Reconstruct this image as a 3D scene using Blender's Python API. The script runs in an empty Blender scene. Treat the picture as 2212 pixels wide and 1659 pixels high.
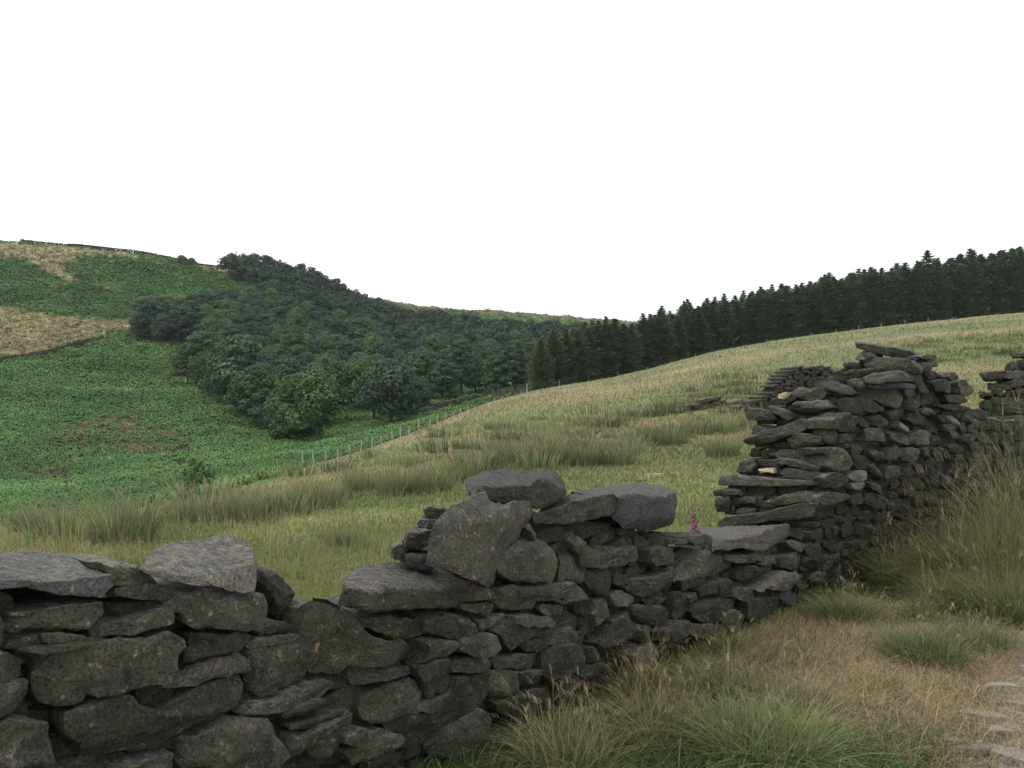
import bpy, math, random
import numpy as np
from mathutils import noise as mnoise, Vector
random.seed(7); RNG = np.random.default_rng(11)
SC = bpy.context.scene; COL = SC.collection
F, CX, HY, EYE = 1916.0, 1106.0, 900.0, 1.6       # focal length, centre column and eye line in photo units (width 2212); eye height in metres

# ------------------------------------------------------------------ helpers
def tag(o, label=None, cat=None, group=None, kind=None):
    if label: o['label'] = label
    if cat: o['category'] = cat
    if group: o['group'] = group
    if kind: o['kind'] = kind
    return o
def link(name, data, parent=None, loc=(0, 0, 0)):
    o = bpy.data.objects.new(name, data); COL.objects.link(o); o.location = loc
    if parent: o.parent = parent
    return o
def empty(name, loc=(0, 0, 0), rz=0):
    o = link(name, None, None, loc); o.rotation_euler = (0, 0, rz); o.empty_display_size = .2
    return o
def np_mesh(name, V, faces, k, mat, cols=None, smooth=False):
    """faces: flat index array, k verts per face"""
    me = bpy.data.meshes.new(name); V = np.ascontiguousarray(V, np.float32); f = np.ascontiguousarray(faces, np.int32).ravel()
    n = len(f) // k
    me.vertices.add(len(V)); me.vertices.foreach_set('co', V.ravel())
    me.loops.add(len(f)); me.loops.foreach_set('vertex_index', f)
    me.polygons.add(n); me.polygons.foreach_set('loop_start', np.arange(n, dtype=np.int32) * k)
    try: me.polygons.foreach_set('loop_total', np.full(n, k, np.int32))
    except Exception: pass
    me.update(calc_edges=True)
    if smooth: me.polygons.foreach_set('use_smooth', np.ones(n, bool))
    if cols is not None:
        a = me.color_attributes.new('Col', 'FLOAT_COLOR', 'POINT')
        c = np.ones((len(V), 4), np.float32); c[:, :3] = cols; a.data.foreach_set('color', c.ravel())
    me.materials.append(mat); me.update()
    return me
def pnoise(P, s, off=0.0):
    """cheap value noise, vectorised; P (N,3)"""
    Q = np.asarray(P, float) * s + off; i = np.floor(Q).astype(np.int64); f = Q - i; f = f * f * (3 - 2 * f)
    def h(a, b, c):
        n = (a * 374761393 + b * 668265263 + c * 2147483647 * 3 + 1013904223) & 0xffffffff
        n = ((n ^ (n >> 13)) * 1274126177) & 0xffffffff
        return ((n ^ (n >> 16)) & 0xffff) / 65535.0
    r = 0
    for dx in (0, 1):
        for dy in (0, 1):
            for dz in (0, 1):
                w = (f[:, 0] if dx else 1 - f[:, 0]) * (f[:, 1] if dy else 1 - f[:, 1]) * (f[:, 2] if dz else 1 - f[:, 2])
                r = r + w * h(i[:, 0] + dx, i[:, 1] + dy, i[:, 2] + dz)
    return r * 2 - 1
def fbm(P, s, o=4, off=0.0):
    r = 0; a = 1; t = 0
    for k in range(o): r = r + a * pnoise(P, s * 2 ** k, off + 17.3 * k); t += a; a *= .5
    return r / t

# ------------------------------------------------------------------ materials
def new_mat(name):
    m = bpy.data.materials.new(name); m.use_nodes = True; nt = m.node_tree
    b = nt.nodes['Principled BSDF']; b.inputs['Specular IOR Level'].default_value = .2
    return m, nt, b
def N(nt, t, **k):
    n = nt.nodes.new(t)
    for a, v in k.items(): setattr(n, a, v)
    return n
def ramp(nt, src, stops):
    r = N(nt, 'ShaderNodeValToRGB'); nt.links.new(src, r.inputs[0]); e = r.color_ramp.elements
    while len(e) < len(stops): e.new(.5)
    for q, (p, c) in zip(e, stops):
        q.position = p; q.color = (c, c, c, 1) if isinstance(c, (int, float)) else (*c, 1)
    return r.outputs[0]
def mix(nt, f, a, b, t='MIX'):
    m = N(nt, 'ShaderNodeMix', data_type='RGBA', blend_type=t)
    for i, v in ((0, f), (6, a), (7, b)):
        if hasattr(v, 'links'): nt.links.new(v, m.inputs[i])
        elif i == 0: m.inputs[0].default_value = v
        else: m.inputs[i].default_value = (*v, 1) if len(v) == 3 else v
    return m.outputs[2]
def noisetex(nt, vec, scale, detail=5, rough=.6, dist=0):
    n = N(nt, 'ShaderNodeTexNoise'); n.inputs['Scale'].default_value = scale; n.inputs['Detail'].default_value = detail
    n.inputs['Roughness'].default_value = rough; n.inputs['Distortion'].default_value = dist
    if vec is not None: nt.links.new(vec, n.inputs['Vector'])
    return n.outputs[0]
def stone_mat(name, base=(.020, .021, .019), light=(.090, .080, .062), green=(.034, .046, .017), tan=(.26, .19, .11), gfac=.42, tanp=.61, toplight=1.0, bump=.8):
    m, nt, b = new_mat(name)
    tc = N(nt, 'ShaderNodeTexCoord'); oi = N(nt, 'ShaderNodeObjectInfo'); geo = N(nt, 'ShaderNodeNewGeometry')
    ad = N(nt, 'ShaderNodeVectorMath', operation='ADD'); nt.links.new(geo.outputs['Position'], ad.inputs[0]); v = ad.outputs[0]
    n1 = noisetex(nt, v, 6.5, 9, .74, .5); n2 = noisetex(nt, v, 26, 6, .7); n3 = noisetex(nt, v, 2.3, 3, .6); n4 = noisetex(nt, v, 95, 4, .7)
    c = mix(nt, ramp(nt, n1, [(.38, 0), (.66, 1)]), base, light)
    c = mix(nt, ramp(nt, n3, [(.38, 0), (.58, gfac)]), c, green)
    # lichen crust and bare tan breaks
    c = mix(nt, ramp(nt, n2, [(tanp, 0), (tanp + .07, .65)]), c, tan)
    vo = N(nt, 'ShaderNodeTexVoronoi'); vo.inputs['Scale'].default_value = 11
    dn = N(nt, 'ShaderNodeTexNoise'); dn.inputs['Scale'].default_value = 30; nt.links.new(v, dn.inputs['Vector']); dm = N(nt, 'ShaderNodeVectorMath', operation='MULTIPLY_ADD'); nt.links.new(dn.outputs[1], dm.inputs[0]); dm.inputs[1].default_value = (.09, .09, .09); nt.links.new(v, dm.inputs[2]); nt.links.new(dm.outputs[0], vo.inputs['Vector'])
    g = noisetex(nt, v, 3.1, 2); l = N(nt, 'ShaderNodeMath', operation='MULTIPLY')
    nt.links.new(ramp(nt, vo.outputs['Distance'], [(.03, 1), (.13, 0)]), l.inputs[0]); nt.links.new(ramp(nt, g, [(.58, 0), (.64, .7)]), l.inputs[1])
    c = mix(nt, l.outputs[0], c, (.22, .24, .21))
    # upper faces paler than sides: weathered, with sky light painted into the colour
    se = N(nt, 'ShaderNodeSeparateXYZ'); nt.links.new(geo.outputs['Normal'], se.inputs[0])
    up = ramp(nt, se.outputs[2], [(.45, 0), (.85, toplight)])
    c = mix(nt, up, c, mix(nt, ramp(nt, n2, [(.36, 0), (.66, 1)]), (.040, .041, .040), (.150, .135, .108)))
    rr = ramp(nt, oi.outputs['Random'], [(0, .6), (1, 1.4)])
    c = mix(nt, 1.0, c, rr, 'MULTIPLY')
    c = mix(nt, 1.0, c, ramp(nt, n4, [(.3, .32), (.7, 1.85)]), 'MULTIPLY')
    nt.links.new(c, b.inputs['Base Color']); b.inputs['Roughness'].default_value = .92
    mp = N(nt, 'ShaderNodeMapping'); mp.inputs['Scale'].default_value = (6, 6, 34); nt.links.new(v, mp.inputs[0])
    bed = noisetex(nt, mp.outputs[0], 1.0, 4, .6)
    bs = N(nt, 'ShaderNodeMath', operation='MULTIPLY_ADD'); nt.links.new(bed, bs.inputs[0]); bs.inputs[1].default_value = .8; nt.links.new(n2, bs.inputs[2])
    bs2 = N(nt, 'ShaderNodeMath', operation='MULTIPLY_ADD'); nt.links.new(n4, bs2.inputs[0]); bs2.inputs[1].default_value = .35; nt.links.new(bs.outputs[0], bs2.inputs[2])
    bp = N(nt, 'ShaderNodeBump'); bp.inputs['Strength'].default_value = bump; bp.inputs['Distance'].default_value = .03
    nt.links.new(bs2.outputs[0], bp.inputs['Height']); nt.links.new(bp.outputs[0], b.inputs['Normal'])
    return m
M = {}
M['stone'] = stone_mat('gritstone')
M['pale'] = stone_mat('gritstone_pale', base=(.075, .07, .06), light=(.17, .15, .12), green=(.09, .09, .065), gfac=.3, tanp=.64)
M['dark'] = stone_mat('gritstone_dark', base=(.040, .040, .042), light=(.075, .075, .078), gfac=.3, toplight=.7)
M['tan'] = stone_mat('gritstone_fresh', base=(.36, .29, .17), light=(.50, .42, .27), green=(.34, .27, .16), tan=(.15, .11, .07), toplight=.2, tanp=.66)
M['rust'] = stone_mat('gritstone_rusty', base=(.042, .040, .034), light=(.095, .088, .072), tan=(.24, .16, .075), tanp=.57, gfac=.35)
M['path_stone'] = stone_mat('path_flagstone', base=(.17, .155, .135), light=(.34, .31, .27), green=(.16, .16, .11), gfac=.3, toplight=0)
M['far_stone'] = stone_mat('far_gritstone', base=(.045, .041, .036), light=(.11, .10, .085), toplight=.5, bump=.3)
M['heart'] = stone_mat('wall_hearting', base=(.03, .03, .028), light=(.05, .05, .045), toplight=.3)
def col_mat(name, rough=.85, nscale=None, namp=.25, trans=0, bumpd=0, bumps=8):
    m, nt, b = new_mat(name)
    a = N(nt, 'ShaderNodeAttribute', attribute_name='Col'); c = a.outputs['Color']
    geo = N(nt, 'ShaderNodeNewGeometry')
    if nscale:
        for s, k in nscale:
            n = noisetex(nt, geo.outputs['Position'], s, 4, .65)
            c = mix(nt, 1.0, c, ramp(nt, n, [(.3, 1 - k), (.7, 1 + k)]), 'MULTIPLY')
    nt.links.new(c, b.inputs['Base Color']); b.inputs['Roughness'].default_value = rough; b.inputs['Specular IOR Level'].default_value = .12
    if trans:
        t = N(nt, 'ShaderNodeBsdfTranslucent'); nt.links.new(c, t.inputs[0]); mx = N(nt, 'ShaderNodeMixShader'); mx.inputs[0].default_value = trans
        nt.links.new(b.outputs[0], mx.inputs[1]); nt.links.new(t.outputs[0], mx.inputs[2]); nt.links.new(mx.outputs[0], nt.nodes['Material Output'].inputs[0])
    if bumpd:
        n = noisetex(nt, geo.outputs['Position'], bumps, 6, .7)
        bp = N(nt, 'ShaderNodeBump'); bp.inputs['Distance'].default_value = bumpd; bp.inputs['Strength'].default_value = .8
        nt.links.new(n, bp.inputs['Height']); nt.links.new(bp.outputs[0], b.inputs['Normal'])
    return m
M['ground'] = col_mat('ground_soil_and_turf', .95, [(9, .3), (45, .35)], bumpd=.03, bumps=30)
M['hill'] = col_mat('hillside_turf', .95, [(.25, .2), (1.6, .3)], bumpd=.35, bumps=1.6)
M['blade'] = col_mat('grass_blades', .8, trans=.25)
M['leaf'] = col_mat('foliage', .85, trans=.12)
def plain(name, c, rough=.85, s=20, k=.25):
    m, nt, b = new_mat(name); geo = N(nt, 'ShaderNodeNewGeometry')
    n = noisetex(nt, geo.outputs['Position'], s, 4)
    cc = mix(nt, 1.0, c, ramp(nt, n, [(.3, 1 - k), (.7, 1 + k)]), 'MULTIPLY'); nt.links.new(cc, b.inputs['Base Color'])
    b.inputs['Roughness'].default_value = rough; return m
M['bark'] = plain('bark', (.07, .055, .042), s=6)
M['post'] = plain('weathered_post', (.36, .35, .31), s=9)
M['wire'] = plain('galvanised_wire', (.22, .22, .21), .5)
M['fox'] = plain('foxglove_bell', (.42, .055, .26), .6, s=60); M['foxstem'] = plain('foxglove_green', (.07, .10, .035), .7, s=40)

# ------------------------------------------------------------------ terrain
def pchip(x, y, xq):
    x = np.asarray(x, float); y = np.asarray(y, float); h = np.diff(x); d = np.diff(y) / h; m = np.zeros(len(x))
    for k in range(1, len(x) - 1):
        if d[k - 1] * d[k] > 0:
            w1 = 2 * h[k] + h[k - 1]; w2 = h[k] + 2 * h[k - 1]; m[k] = (w1 + w2) / (w1 / d[k - 1] + w2 / d[k])
    m[0] = d[0]; m[-1] = d[-1]
    i = np.clip(np.searchsorted(x, xq) - 1, 0, len(h) - 1); t = (xq - x[i]) / h[i]
    return ((2 * t ** 3 - 3 * t ** 2 + 1) * y[i] + (t ** 3 - 2 * t ** 2 + t) * h[i] * m[i] + (-2 * t ** 3 + 3 * t ** 2) * y[i + 1] + (t ** 3 - t ** 2) * h[i] * m[i + 1])
zp = lambda py, Y: EYE - (py - HY) * Y / F
# column x, edge (y,Y), then seven hill points (y,Y); last is the crest
COLS = [
 (-900, (1190, 11), [(1190, 50), (1060, 80), (930, 120), (800, 170), (700, 225), (590, 290), (505, 360)]),
 (-300, (1165, 13), [(1165, 52), (1055, 82), (940, 120), (810, 165), (700, 225), (600, 290), (512, 360)]),
 (0, (1146, 15), [(1140, 55), (1050, 85), (940, 120), (800, 178), (690, 235), (600, 290), (527, 360)]),
 (300, (1100, 18), [(1060, 72), (1000, 100), (920, 132), (800, 185), (700, 235), (620, 285), (553, 350)]),
 (470, (1066, 23), [(1010, 85), (960, 112), (880, 145), (790, 190), (700, 240), (640, 285), (580, 345)]),
 (600, (1035, 30), [(975, 95), (950, 120), (860, 160), (760, 215), (700, 255), (640, 305), (592, 350)]),
 (720, (992, 42), [(968, 88), (945, 112), (890, 145), (800, 200), (730, 260), (670, 330), (626, 390)]),
 (870, (942, 56), [(928, 92), (912, 122), (865, 155), (800, 210), (740, 280), (690, 370), (660, 440)]),
 (1000, (893, 74), [(890, 112), (868, 142), (820, 190), (765, 260), (715, 350), (690, 420), (670, 480)]),
 (1160, (850, 100), [(849, 125), (838, 155), (805, 210), (765, 280), (725, 370), (700, 440), (681, 520)]),
 (1330, (822, 118), [(816, 140), (808, 165), (792, 215), (765, 280), (735, 370), (712, 450), (697, 560)]),
 (1650, (750, 135), [(745, 150), (742, 180), (742, 230), (742, 300), (735, 380), (722, 450), (708, 600)]),
 (2000, (706, 141), [(702, 155), (700, 190), (702, 240), (705, 300), (708, 380), (712, 450), (716, 600)]),
 (2212, (686, 145), [(682, 160), (680, 190), (684, 240), (690, 300), (700, 380), (705, 450), (715, 600)]),
 (2900, (650, 150), [(645, 165), (645, 190), (650, 240), (660, 300), (680, 380), (690, 450), (705, 600)]),
]
cx = [c[0] for c in COLS]; ctrlY = []; ctrlZ = []
for x, e, hp in COLS:
    u = (x - CX) / F; r = max(0, min(1, (u - .2) / .4)); ze = zp(*e); Ye = e[1]
    Yv = [.6, 4, 8]; Zv = [0, 0, .12 * r]
    for fr in (.30, .62):
        Yk = 8 + (Ye - 8) * fr; lin = .12 * r + (ze - .12 * r) * fr
        Yv.append(Yk); Zv.append(lin + (.25 if x < 900 else 0) * math.sin(fr * 3.1) + (.03 * (Ye - 8) * math.sin(fr * 3.1) * (1 if x >= 1000 else 0)) * (.35))
    Yv.append(Ye); Zv.append(ze)
    Yn, zn = hp[0][1], zp(*hp[0]); Yv.append(Ye + (Yn - Ye) * .45); Zv.append(ze + (zn - ze) * .45 - (.8 if x < 1250 else .4))
    for p in hp: Yv.append(p[1]); Zv.append(zp(*p))
    Yc, zc = hp[-1][1], zp(*hp[-1])
    Yv += [Yc * 1.12, Yc * 1.6, Yc * 3]; Zv += [zc + .5, zc - 6, zc - 30]
    ctrlY.append(Yv); ctrlZ.append(Zv)
ctrlY = np.array(ctrlY); ctrlZ = np.array(ctrlZ); K = ctrlY.shape[1]
NCOL = 640
gx = np.linspace(-900, 2900, NCOL)
seg = [10, 26, 34, 30, 24, 8, 16, 26, 26, 26, 26, 26, 26, 22, 8, 4, 3]       # rows per control interval
seg = seg[:K - 1]; tq = np.concatenate([np.arange(n) / n + i for i, n in enumerate(seg)] + [[K - 1.0]])
cYi = np.stack([pchip(cx, np.log(ctrlY[:, k]), gx) for k in range(K)], 1); cZi = np.stack([pchip(cx, ctrlZ[:, k], gx) for k in range(K)], 1)
GY = np.exp(np.stack([pchip(np.arange(K), cYi[c], tq) for c in range(NCOL)]))
GZ = np.zeros_like(GY)
for c in range(NCOL): GZ[c] = pchip(np.exp(cYi[c]), cZi[c], GY[c])
NROW = len(tq)
GX = ((gx - CX) / F)[:, None] * GY
EDGE = int(sum(seg[:5]))          # row index of the field's far edge
P3 = np.stack([GX, GY, GZ], -1).reshape(-1, 3)
amp = np.interp(P3[:, 1], [3, 8, 20, 60, 130, 400], [.015, .03, .07, .18, .6, 1.3])
ro = np.tile(np.arange(NROW), NCOL); amp = amp * np.where(ro > EDGE, 1.0, .55)
P3[:, 2] += amp * fbm(P3, .12, 2) * .9 + amp * .55 * fbm(P3 * [1, .5, 1], .5, 3, 5.0)
# slumped terracettes on the bracken slope
GP = P3.reshape(NCOL, NROW, 3)
GPX = CX + F * GP[..., 0] / GP[..., 1]; GPY = HY - F * (GP[..., 2] - EYE) / GP[..., 1]
run = np.minimum.accumulate(GPY, 1); VIS = np.zeros_like(GPY, bool); VIS[:, 1:] = GPY[:, 1:] <= run[:, :-1] + .6
def inpoly(px, py, poly):
    px = np.asarray(px, float); py = np.asarray(py, float); r = np.zeros(px.shape, bool); n = len(poly)
    for i in range(n):
        x1, y1 = poly[i]; x2, y2 = poly[(i + 1) % n]
        if y1 == y2: continue
        c = ((y1 > py) != (y2 > py)) & (px < (x2 - x1) * (py - y1) / (y2 - y1) + x1); r ^= c
    return r
fP = GP.reshape(-1, 3)
fx, fy, frow = GPX.ravel(), GPY.ravel(), ro
w1 = fbm(fP, .07, 3, 3.0); w2 = fbm(fP, .3, 3, 9.0); w3 = fbm(fP, .9, 3, 21.0)
jx = fx + 28 * w1 + 20 * w2 + 26 * w3; jy = fy + 12 * w2 + 12 * w1 + 14 * w3
sc = lambda a, b, t: np.asarray(a)[None] * (1 - t[:, None]) + np.asarray(b)[None] * t[:, None]
cl = lambda v, a, b: np.clip((v - a) / (b - a), 0, 1)
BRACK = sc((.066, .142, .046), (.118, .205, .066), cl(w2, -.5, .5))
BRACK = BRACK * (1 + .38 * np.clip(fbm(fP * [.35, 1, 1.5], .11, 4, 88.) * 1.6, -1, 1))[:, None]
STRAW = sc((.20, .18, .09), (.29, .245, .13), cl(w2 + w3 * .5, -.5, .5)); BROWN = np.array((.15, .12, .075))
FIELD = sc((.105, .125, .052), (.26, .205, .11), cl(w2 * .7 + w1 * .8, -.45, .45))
col = BRACK.copy(); GREENM = np.ones(len(fP))
def paint(poly, c, nz=-9):
    k = inpoly(jx, jy, poly) & (frow > EDGE) & (w3 + w2 * .6 > nz); col[k] = (c[k] if getattr(c, 'ndim', 1) == 2 else c); GREENM[k] = .12
paint([(-950, 645), (-20, 658), (90, 680), (200, 692), (298, 692), (300, 715), (210, 730), (125, 745), (125, 762), (0, 782), (-950, 800)], STRAW)
paint([(-950, 480), (0, 520), (300, 545), (290, 562), (180, 556), (150, 560), (140, 590), (175, 612), (130, 605), (75, 580), (60, 566), (0, 560), (-950, 560)], STRAW)
paint([(420, 574), (500, 580), (515, 602), (470, 592)], STRAW)
paint([(205, 618), (262, 628), (255, 633), (190, 625)], STRAW)
paint([(150, 930), (260, 905), (400, 935), (410, 965), (330, 995), (240, 980), (130, 965)], sc((.12, .135, .06), (.18, .165, .09), cl(w3, -.5, .5)), nz=-.02)
paint([(370, 960), (420, 975), (410, 1010), (375, 1015), (362, 985)], BROWN * .55, nz=.0)
paint([(60, 1020), (150, 1020), (170, 1050), (90, 1055)], BROWN * .8, nz=.05)
paint([(730, 590), (2950, 500), (2950, 712), (1340, 702), (1000, 676), (860, 664), (740, 632)], sc((.13, .11, .06), (.19, .155, .08), cl(w3, -.5, .5)))
fm = frow <= EDGE
col[fm] = FIELD[fm]
# greener turf near the far side of the wall, greener streaks with rushes
gband = fm & (((fbm(fP * [.5, 1.4, 1], .09, 3, 40.) > .05) & (fP[:, 1] > 18)))
col[gband] = col[gband] * .45 + np.array((.13, .165, .07)) * .55
nearf = fm & (fP[:, 1] < 20); t = cl(20 - fP[:, 1], 0, 6)[:, None]
col = np.where(nearf[:, None], col * (1 - t) + t * sc((.13, .17, .062), (.26, .26, .115), cl(w3, -.4, .4)), col)
# near side of the wall
WU = .777; wall_d = lambda X, Y: (X - (-.14 + (Y - 4.1) * .777)) * .79      # >0 on the near side of the low wall
def near_side(X, Y):
    a = X > -.14 + (Y - 4.1) * .777
    b = (X - 2.75) * .53 - (Y - 7.82) * .848 > 0
    return np.where((X > 2.75) | (Y > 7.82), b, a) & (Y < 12.5)
ns = near_side(fP[:, 0], fP[:, 1]); ns &= ~((fP[:, 1] > 10))
dpath = (fP[:, 0] - 1.95 - (fP[:, 1] - 4.04) * .72)
pathm = cl(dpath + .25 * w3, -.15, .25)
VG = sc((.15, .125, .07), (.30, .20, .125), cl(w3 + w2, -.5, .5))
VG = VG * (1 - pathm[:, None]) + pathm[:, None] * sc((.15, .13, .105), (.26, .235, .20), cl(fbm(fP, 3.0, 3, 2.), -.4, .4))
col[ns] = VG[ns]
row_of = ro.reshape(NCOL, NROW)
nsg = ns.reshape(NCOL, NROW)
ii, jj = np.meshgrid(np.arange(NCOL - 1), np.arange(NROW - 1), indexing='ij')
Q = np.stack([ii * NROW + jj, (ii + 1) * NROW + jj, (ii + 1) * NROW + jj + 1, ii * NROW + jj + 1], -1)
isnear = nsg[:-1, :-1]; pm = (pathm.reshape(NCOL, NROW)[:-1, :-1] > .5) & isnear
def sub(name, mask, mat):
    q = Q[mask].ravel(); u, inv = np.unique(q, return_inverse=True)
    o = link(name, np_mesh(name, fP[u], inv, 4, mat, col[u], True)); o['kind'] = 'structure'; return o
hillm = jj >= EDGE
sub('path', pm, M['ground']); sub('verge', isnear & ~pm, M['ground']); sub('field', ~isnear & ~hillm, M['ground']); sub('hillside', hillm & ~isnear, M['hill'])

def grid_at(px, Y):
    c = (px - gx[0]) / (gx[1] - gx[0]); c = min(max(c, 0), NCOL - 1.001); i = int(c); t = c - i
    a = np.interp(Y, GP[i, :, 1], GP[i, :, 2]); b = np.interp(Y, GP[i + 1, :, 1], GP[i + 1, :, 2]); return a * (1 - t) + b * t
def zat(X, Y): return float(grid_at(CX + F * X / Y, Y))
def hit(px, py, minY=0):
    i = int(round((px - gx[0]) / (gx[1] - gx[0]))); i = min(max(i, 0), NCOL - 1); y = GPY[i]; Y = GP[i, :, 1]
    k = np.where((Y > minY) & (y <= py))[0]
    if len(k) == 0: return None
    k = k[0]; k0 = max(k - 1, 0); t = 0 if y[k0] == y[k] else (y[k0] - py) / (y[k0] - y[k]); t = min(max(t, 0), 1)
    Yh = Y[k0] * (1 - t) + Y[k] * t; X = (px - CX) / F * Yh; return (X, Yh, zat(X, Yh))
def edgeY(px): return float(np.exp(np.interp(px, gx, cYi[:, 5])))

# ------------------------------------------------------------------ scattering on the terrain
def cellw(mask, dens):
    """weights per cell, mask/dens arrays (NCOL-1,NROW-1)"""
    w = mask * dens; return w
dPX = np.abs(GPX[1:, :-1] - GPX[:-1, :-1]); dPY = np.abs(GPY[:-1, 1:] - GPY[:-1, :-1]); PIXA = np.minimum(dPX * dPY, 400.) + .15
inframe = (GPX[:-1, :-1] > -420) & (GPX[:-1, :-1] < 2600) & (GPY[:-1, :-1] < 1800)
visc = (VIS[:-1, :-1] | VIS[:-1, 1:] | VIS[1:, :-1])
def sample(wt, n):
    p = wt.ravel(); p = p / p.sum(); k = RNG.choice(len(p), n, p=p); i, j = np.unravel_index(k, wt.shape)
    a = RNG.random(n)[:, None]; b = RNG.random(n)[:, None]
    p00, p10, p01, p11 = GP[i, j], GP[i + 1, j], GP[i, j + 1], GP[i + 1, j + 1]
    return (p00 * (1 - a) * (1 - b) + p10 * a * (1 - b) + p01 * (1 - a) * b + p11 * a * b), i, j
def blades(base, h, ang, lean, wid, c0, c1, S=3):
    n = len(base); t = np.linspace(0, 1, S + 1)[None, :, None]
    d = np.stack([np.cos(ang), np.sin(ang), np.zeros(n)], -1)[:, None]; up = np.array([0, 0, 1.])[None, None]
    L = lean[:, None, None]; H = h[:, None, None]
    ctr = base[:, None] + d * L * H * t ** 1.8 + up * H * (t - .42 * L * t ** 2.4)
    a2 = ang + RNG.uniform(.6, 2.4, n); s = np.stack([np.cos(a2), np.sin(a2), np.zeros(n)], -1)[:, None]
    W = wid[:, None, None] * (1 - t * .92) ** .7
    V = np.concatenate([ctr - s * W, ctr + s * W], 1).reshape(-1, 3)
    k = np.arange(S); f = np.stack([k, k + S + 1, k + S + 2, k + 1], -1)[None] + (np.arange(n) * 2 * (S + 1))[:, None, None]
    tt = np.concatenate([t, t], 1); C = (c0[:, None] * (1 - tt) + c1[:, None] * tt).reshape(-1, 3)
    return V, f.reshape(-1, 4), C
def join(parts):
    V, Fc, C = [], [], []; o = 0
    for v, f, c in parts: V.append(v); Fc.append(f + o); C.append(c); o += len(v)
    return np.concatenate(V), np.concatenate(Fc), np.concatenate(C)
def pick(cols, n, var=.18):
    c = np.array(cols)[RNG.integers(0, len(cols), n)]; return c * RNG.uniform(1 - var, 1 + var, (n, 1))
def stuff(name, parts, label, cat, mat='blade'):
    V, Fc, C = join(parts); o = link(name, np_mesh(name, V, Fc.ravel(), 4, M[mat], C)); tag(o, label, cat, None, 'stuff'); return o
GR = [(.075, .125, .035), (.10, .15, .045), (.12, .155, .05), (.16, .165, .065)]; DRY = [(.30, .25, .13), (.36, .30, .17), (.26, .20, .11), (.22, .15, .09)]
def sub_dens(n, s, lo, off=0.):   # patchy
    return np.clip(fbm(GP[:-1, :-1].reshape(-1, 3) * [.5, 1, 1], s, 3, off).reshape(NCOL - 1, NROW - 1) * 2 + lo, 0, 1)
Yc_ = GP[:-1, :-1, 1]; fieldm = (~isnear) & (jj < EDGE + 1) & (GP[:-1, :-1, 1] > 3)
# short turf of the field
P, i, j = sample((fieldm & inframe & visc) * PIXA * (1 / (1 + Yc_ / 60)), 235000)
Yd = P[:, 1]; n = len(P); h = RNG.uniform(.035, .11, n) * (1 + np.minimum(Yd, 60) / 40); cc = col.reshape(NCOL, NROW, 3)[i, j]
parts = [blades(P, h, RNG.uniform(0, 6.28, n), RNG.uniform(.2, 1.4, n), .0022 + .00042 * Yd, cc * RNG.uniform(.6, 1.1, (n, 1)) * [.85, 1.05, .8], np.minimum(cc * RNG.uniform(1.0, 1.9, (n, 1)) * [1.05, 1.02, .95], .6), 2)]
# seed stalks of the meadow grass
P, i, j = sample((fieldm & inframe & visc) * PIXA * (Yc_ < 45) * sub_dens(0, .2, .5), 14000); Yd = P[:, 1]; n = len(P)
parts.append(blades(P, RNG.uniform(.2, .42, n), RNG.uniform(0, 6.28, n), RNG.uniform(.05, .5, n), .0013 + .00028 * Yd, pick(DRY, n) * .8, pick(DRY, n) * 1.05, 2))
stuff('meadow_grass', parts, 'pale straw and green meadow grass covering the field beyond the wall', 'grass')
# ------------------------------------------------------------------ rushes
RUSHG = [(.075, .13, .05), (.10, .15, .06), (.12, .16, .075), (.07, .11, .05)]; RUSHT = [(.20, .22, .10), (.32, .27, .15), (.22, .16, .10), (.14, .20, .08), (.33, .28, .17)]
def rush_mesh(name, ns, r, H, w, g=RUSHG, tcol=RUSHT, spread=.45, S=4):
    a = RNG.uniform(0, 6.28, ns); rr = r * np.sqrt(RNG.random(ns)) ; base = np.stack([rr * np.cos(a), rr * np.sin(a), np.full(ns, -.04)], -1)
    a2 = a + RNG.normal(0, .7, ns); lean = np.clip(.12 + spread * rr / r * RNG.uniform(.3, 1.4, ns), 0, 1.2)
    return np_mesh(name, *(lambda v: (v[0], v[1].ravel(), 4, M['blade'], v[2]))(blades(base, H * RNG.uniform(.55, 1.05, ns), a2, lean, np.full(ns, w), pick(g, ns), pick(tcol, ns), S)))
RM = [rush_mesh('rush_clump_mesh', 300, .36, .85, .006) for _ in range(4)]
clump_px = [  # photo place (x, base y), size, label
 (268, 1172, 1.1, 'large green rush clump just behind the left end of the wall'),
 (120, 1160, .8, 'brownish rush clump at the left edge of the field above the flat left topstone'),
 (690, 1100, .95, 'dark green and brown rush clump standing alone left of the middle of the field'),
 (530, 1122, .8, 'rush clump left of the lone dark clump in the field'),
 (860, 1068, 1.0, 'tall rush clump behind the small stones left of the leaning stone'),
 (935, 1062, .95, 'tall dark green rush clump just left of the topmost boulder'),
 (1255, 1003, 1.0, 'rush clump right behind the topmost boulder'),
 (1330, 1003, .9, 'rush clump beyond the dark boulder, second right of the topmost boulder'),
 (775, 1062, .9, 'pale-tipped rush clump left of the tall clumps behind the wall'),
 (740, 1180, .5, 'small faded rush clump in the short grass left of the small stacked stones'),
 (1560, 985, .8, 'small rush clump beside the left face of the tall wall end'),
 (1450, 960, .8, 'rush clump behind the dark boulder, in line with the low field rubble'),
 (1180, 1000, .9, 'rush clump above the left half of the topmost boulder'),
 (1100, 995, .85, 'rush clump up-slope to the left of the topmost boulder'),
 (60, 1150, .7, 'low rush clump at the far left edge of the field'),
 (400, 1128, .7, 'low rush clump between the large left clump and the lone dark one')]
nr = 0
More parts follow.
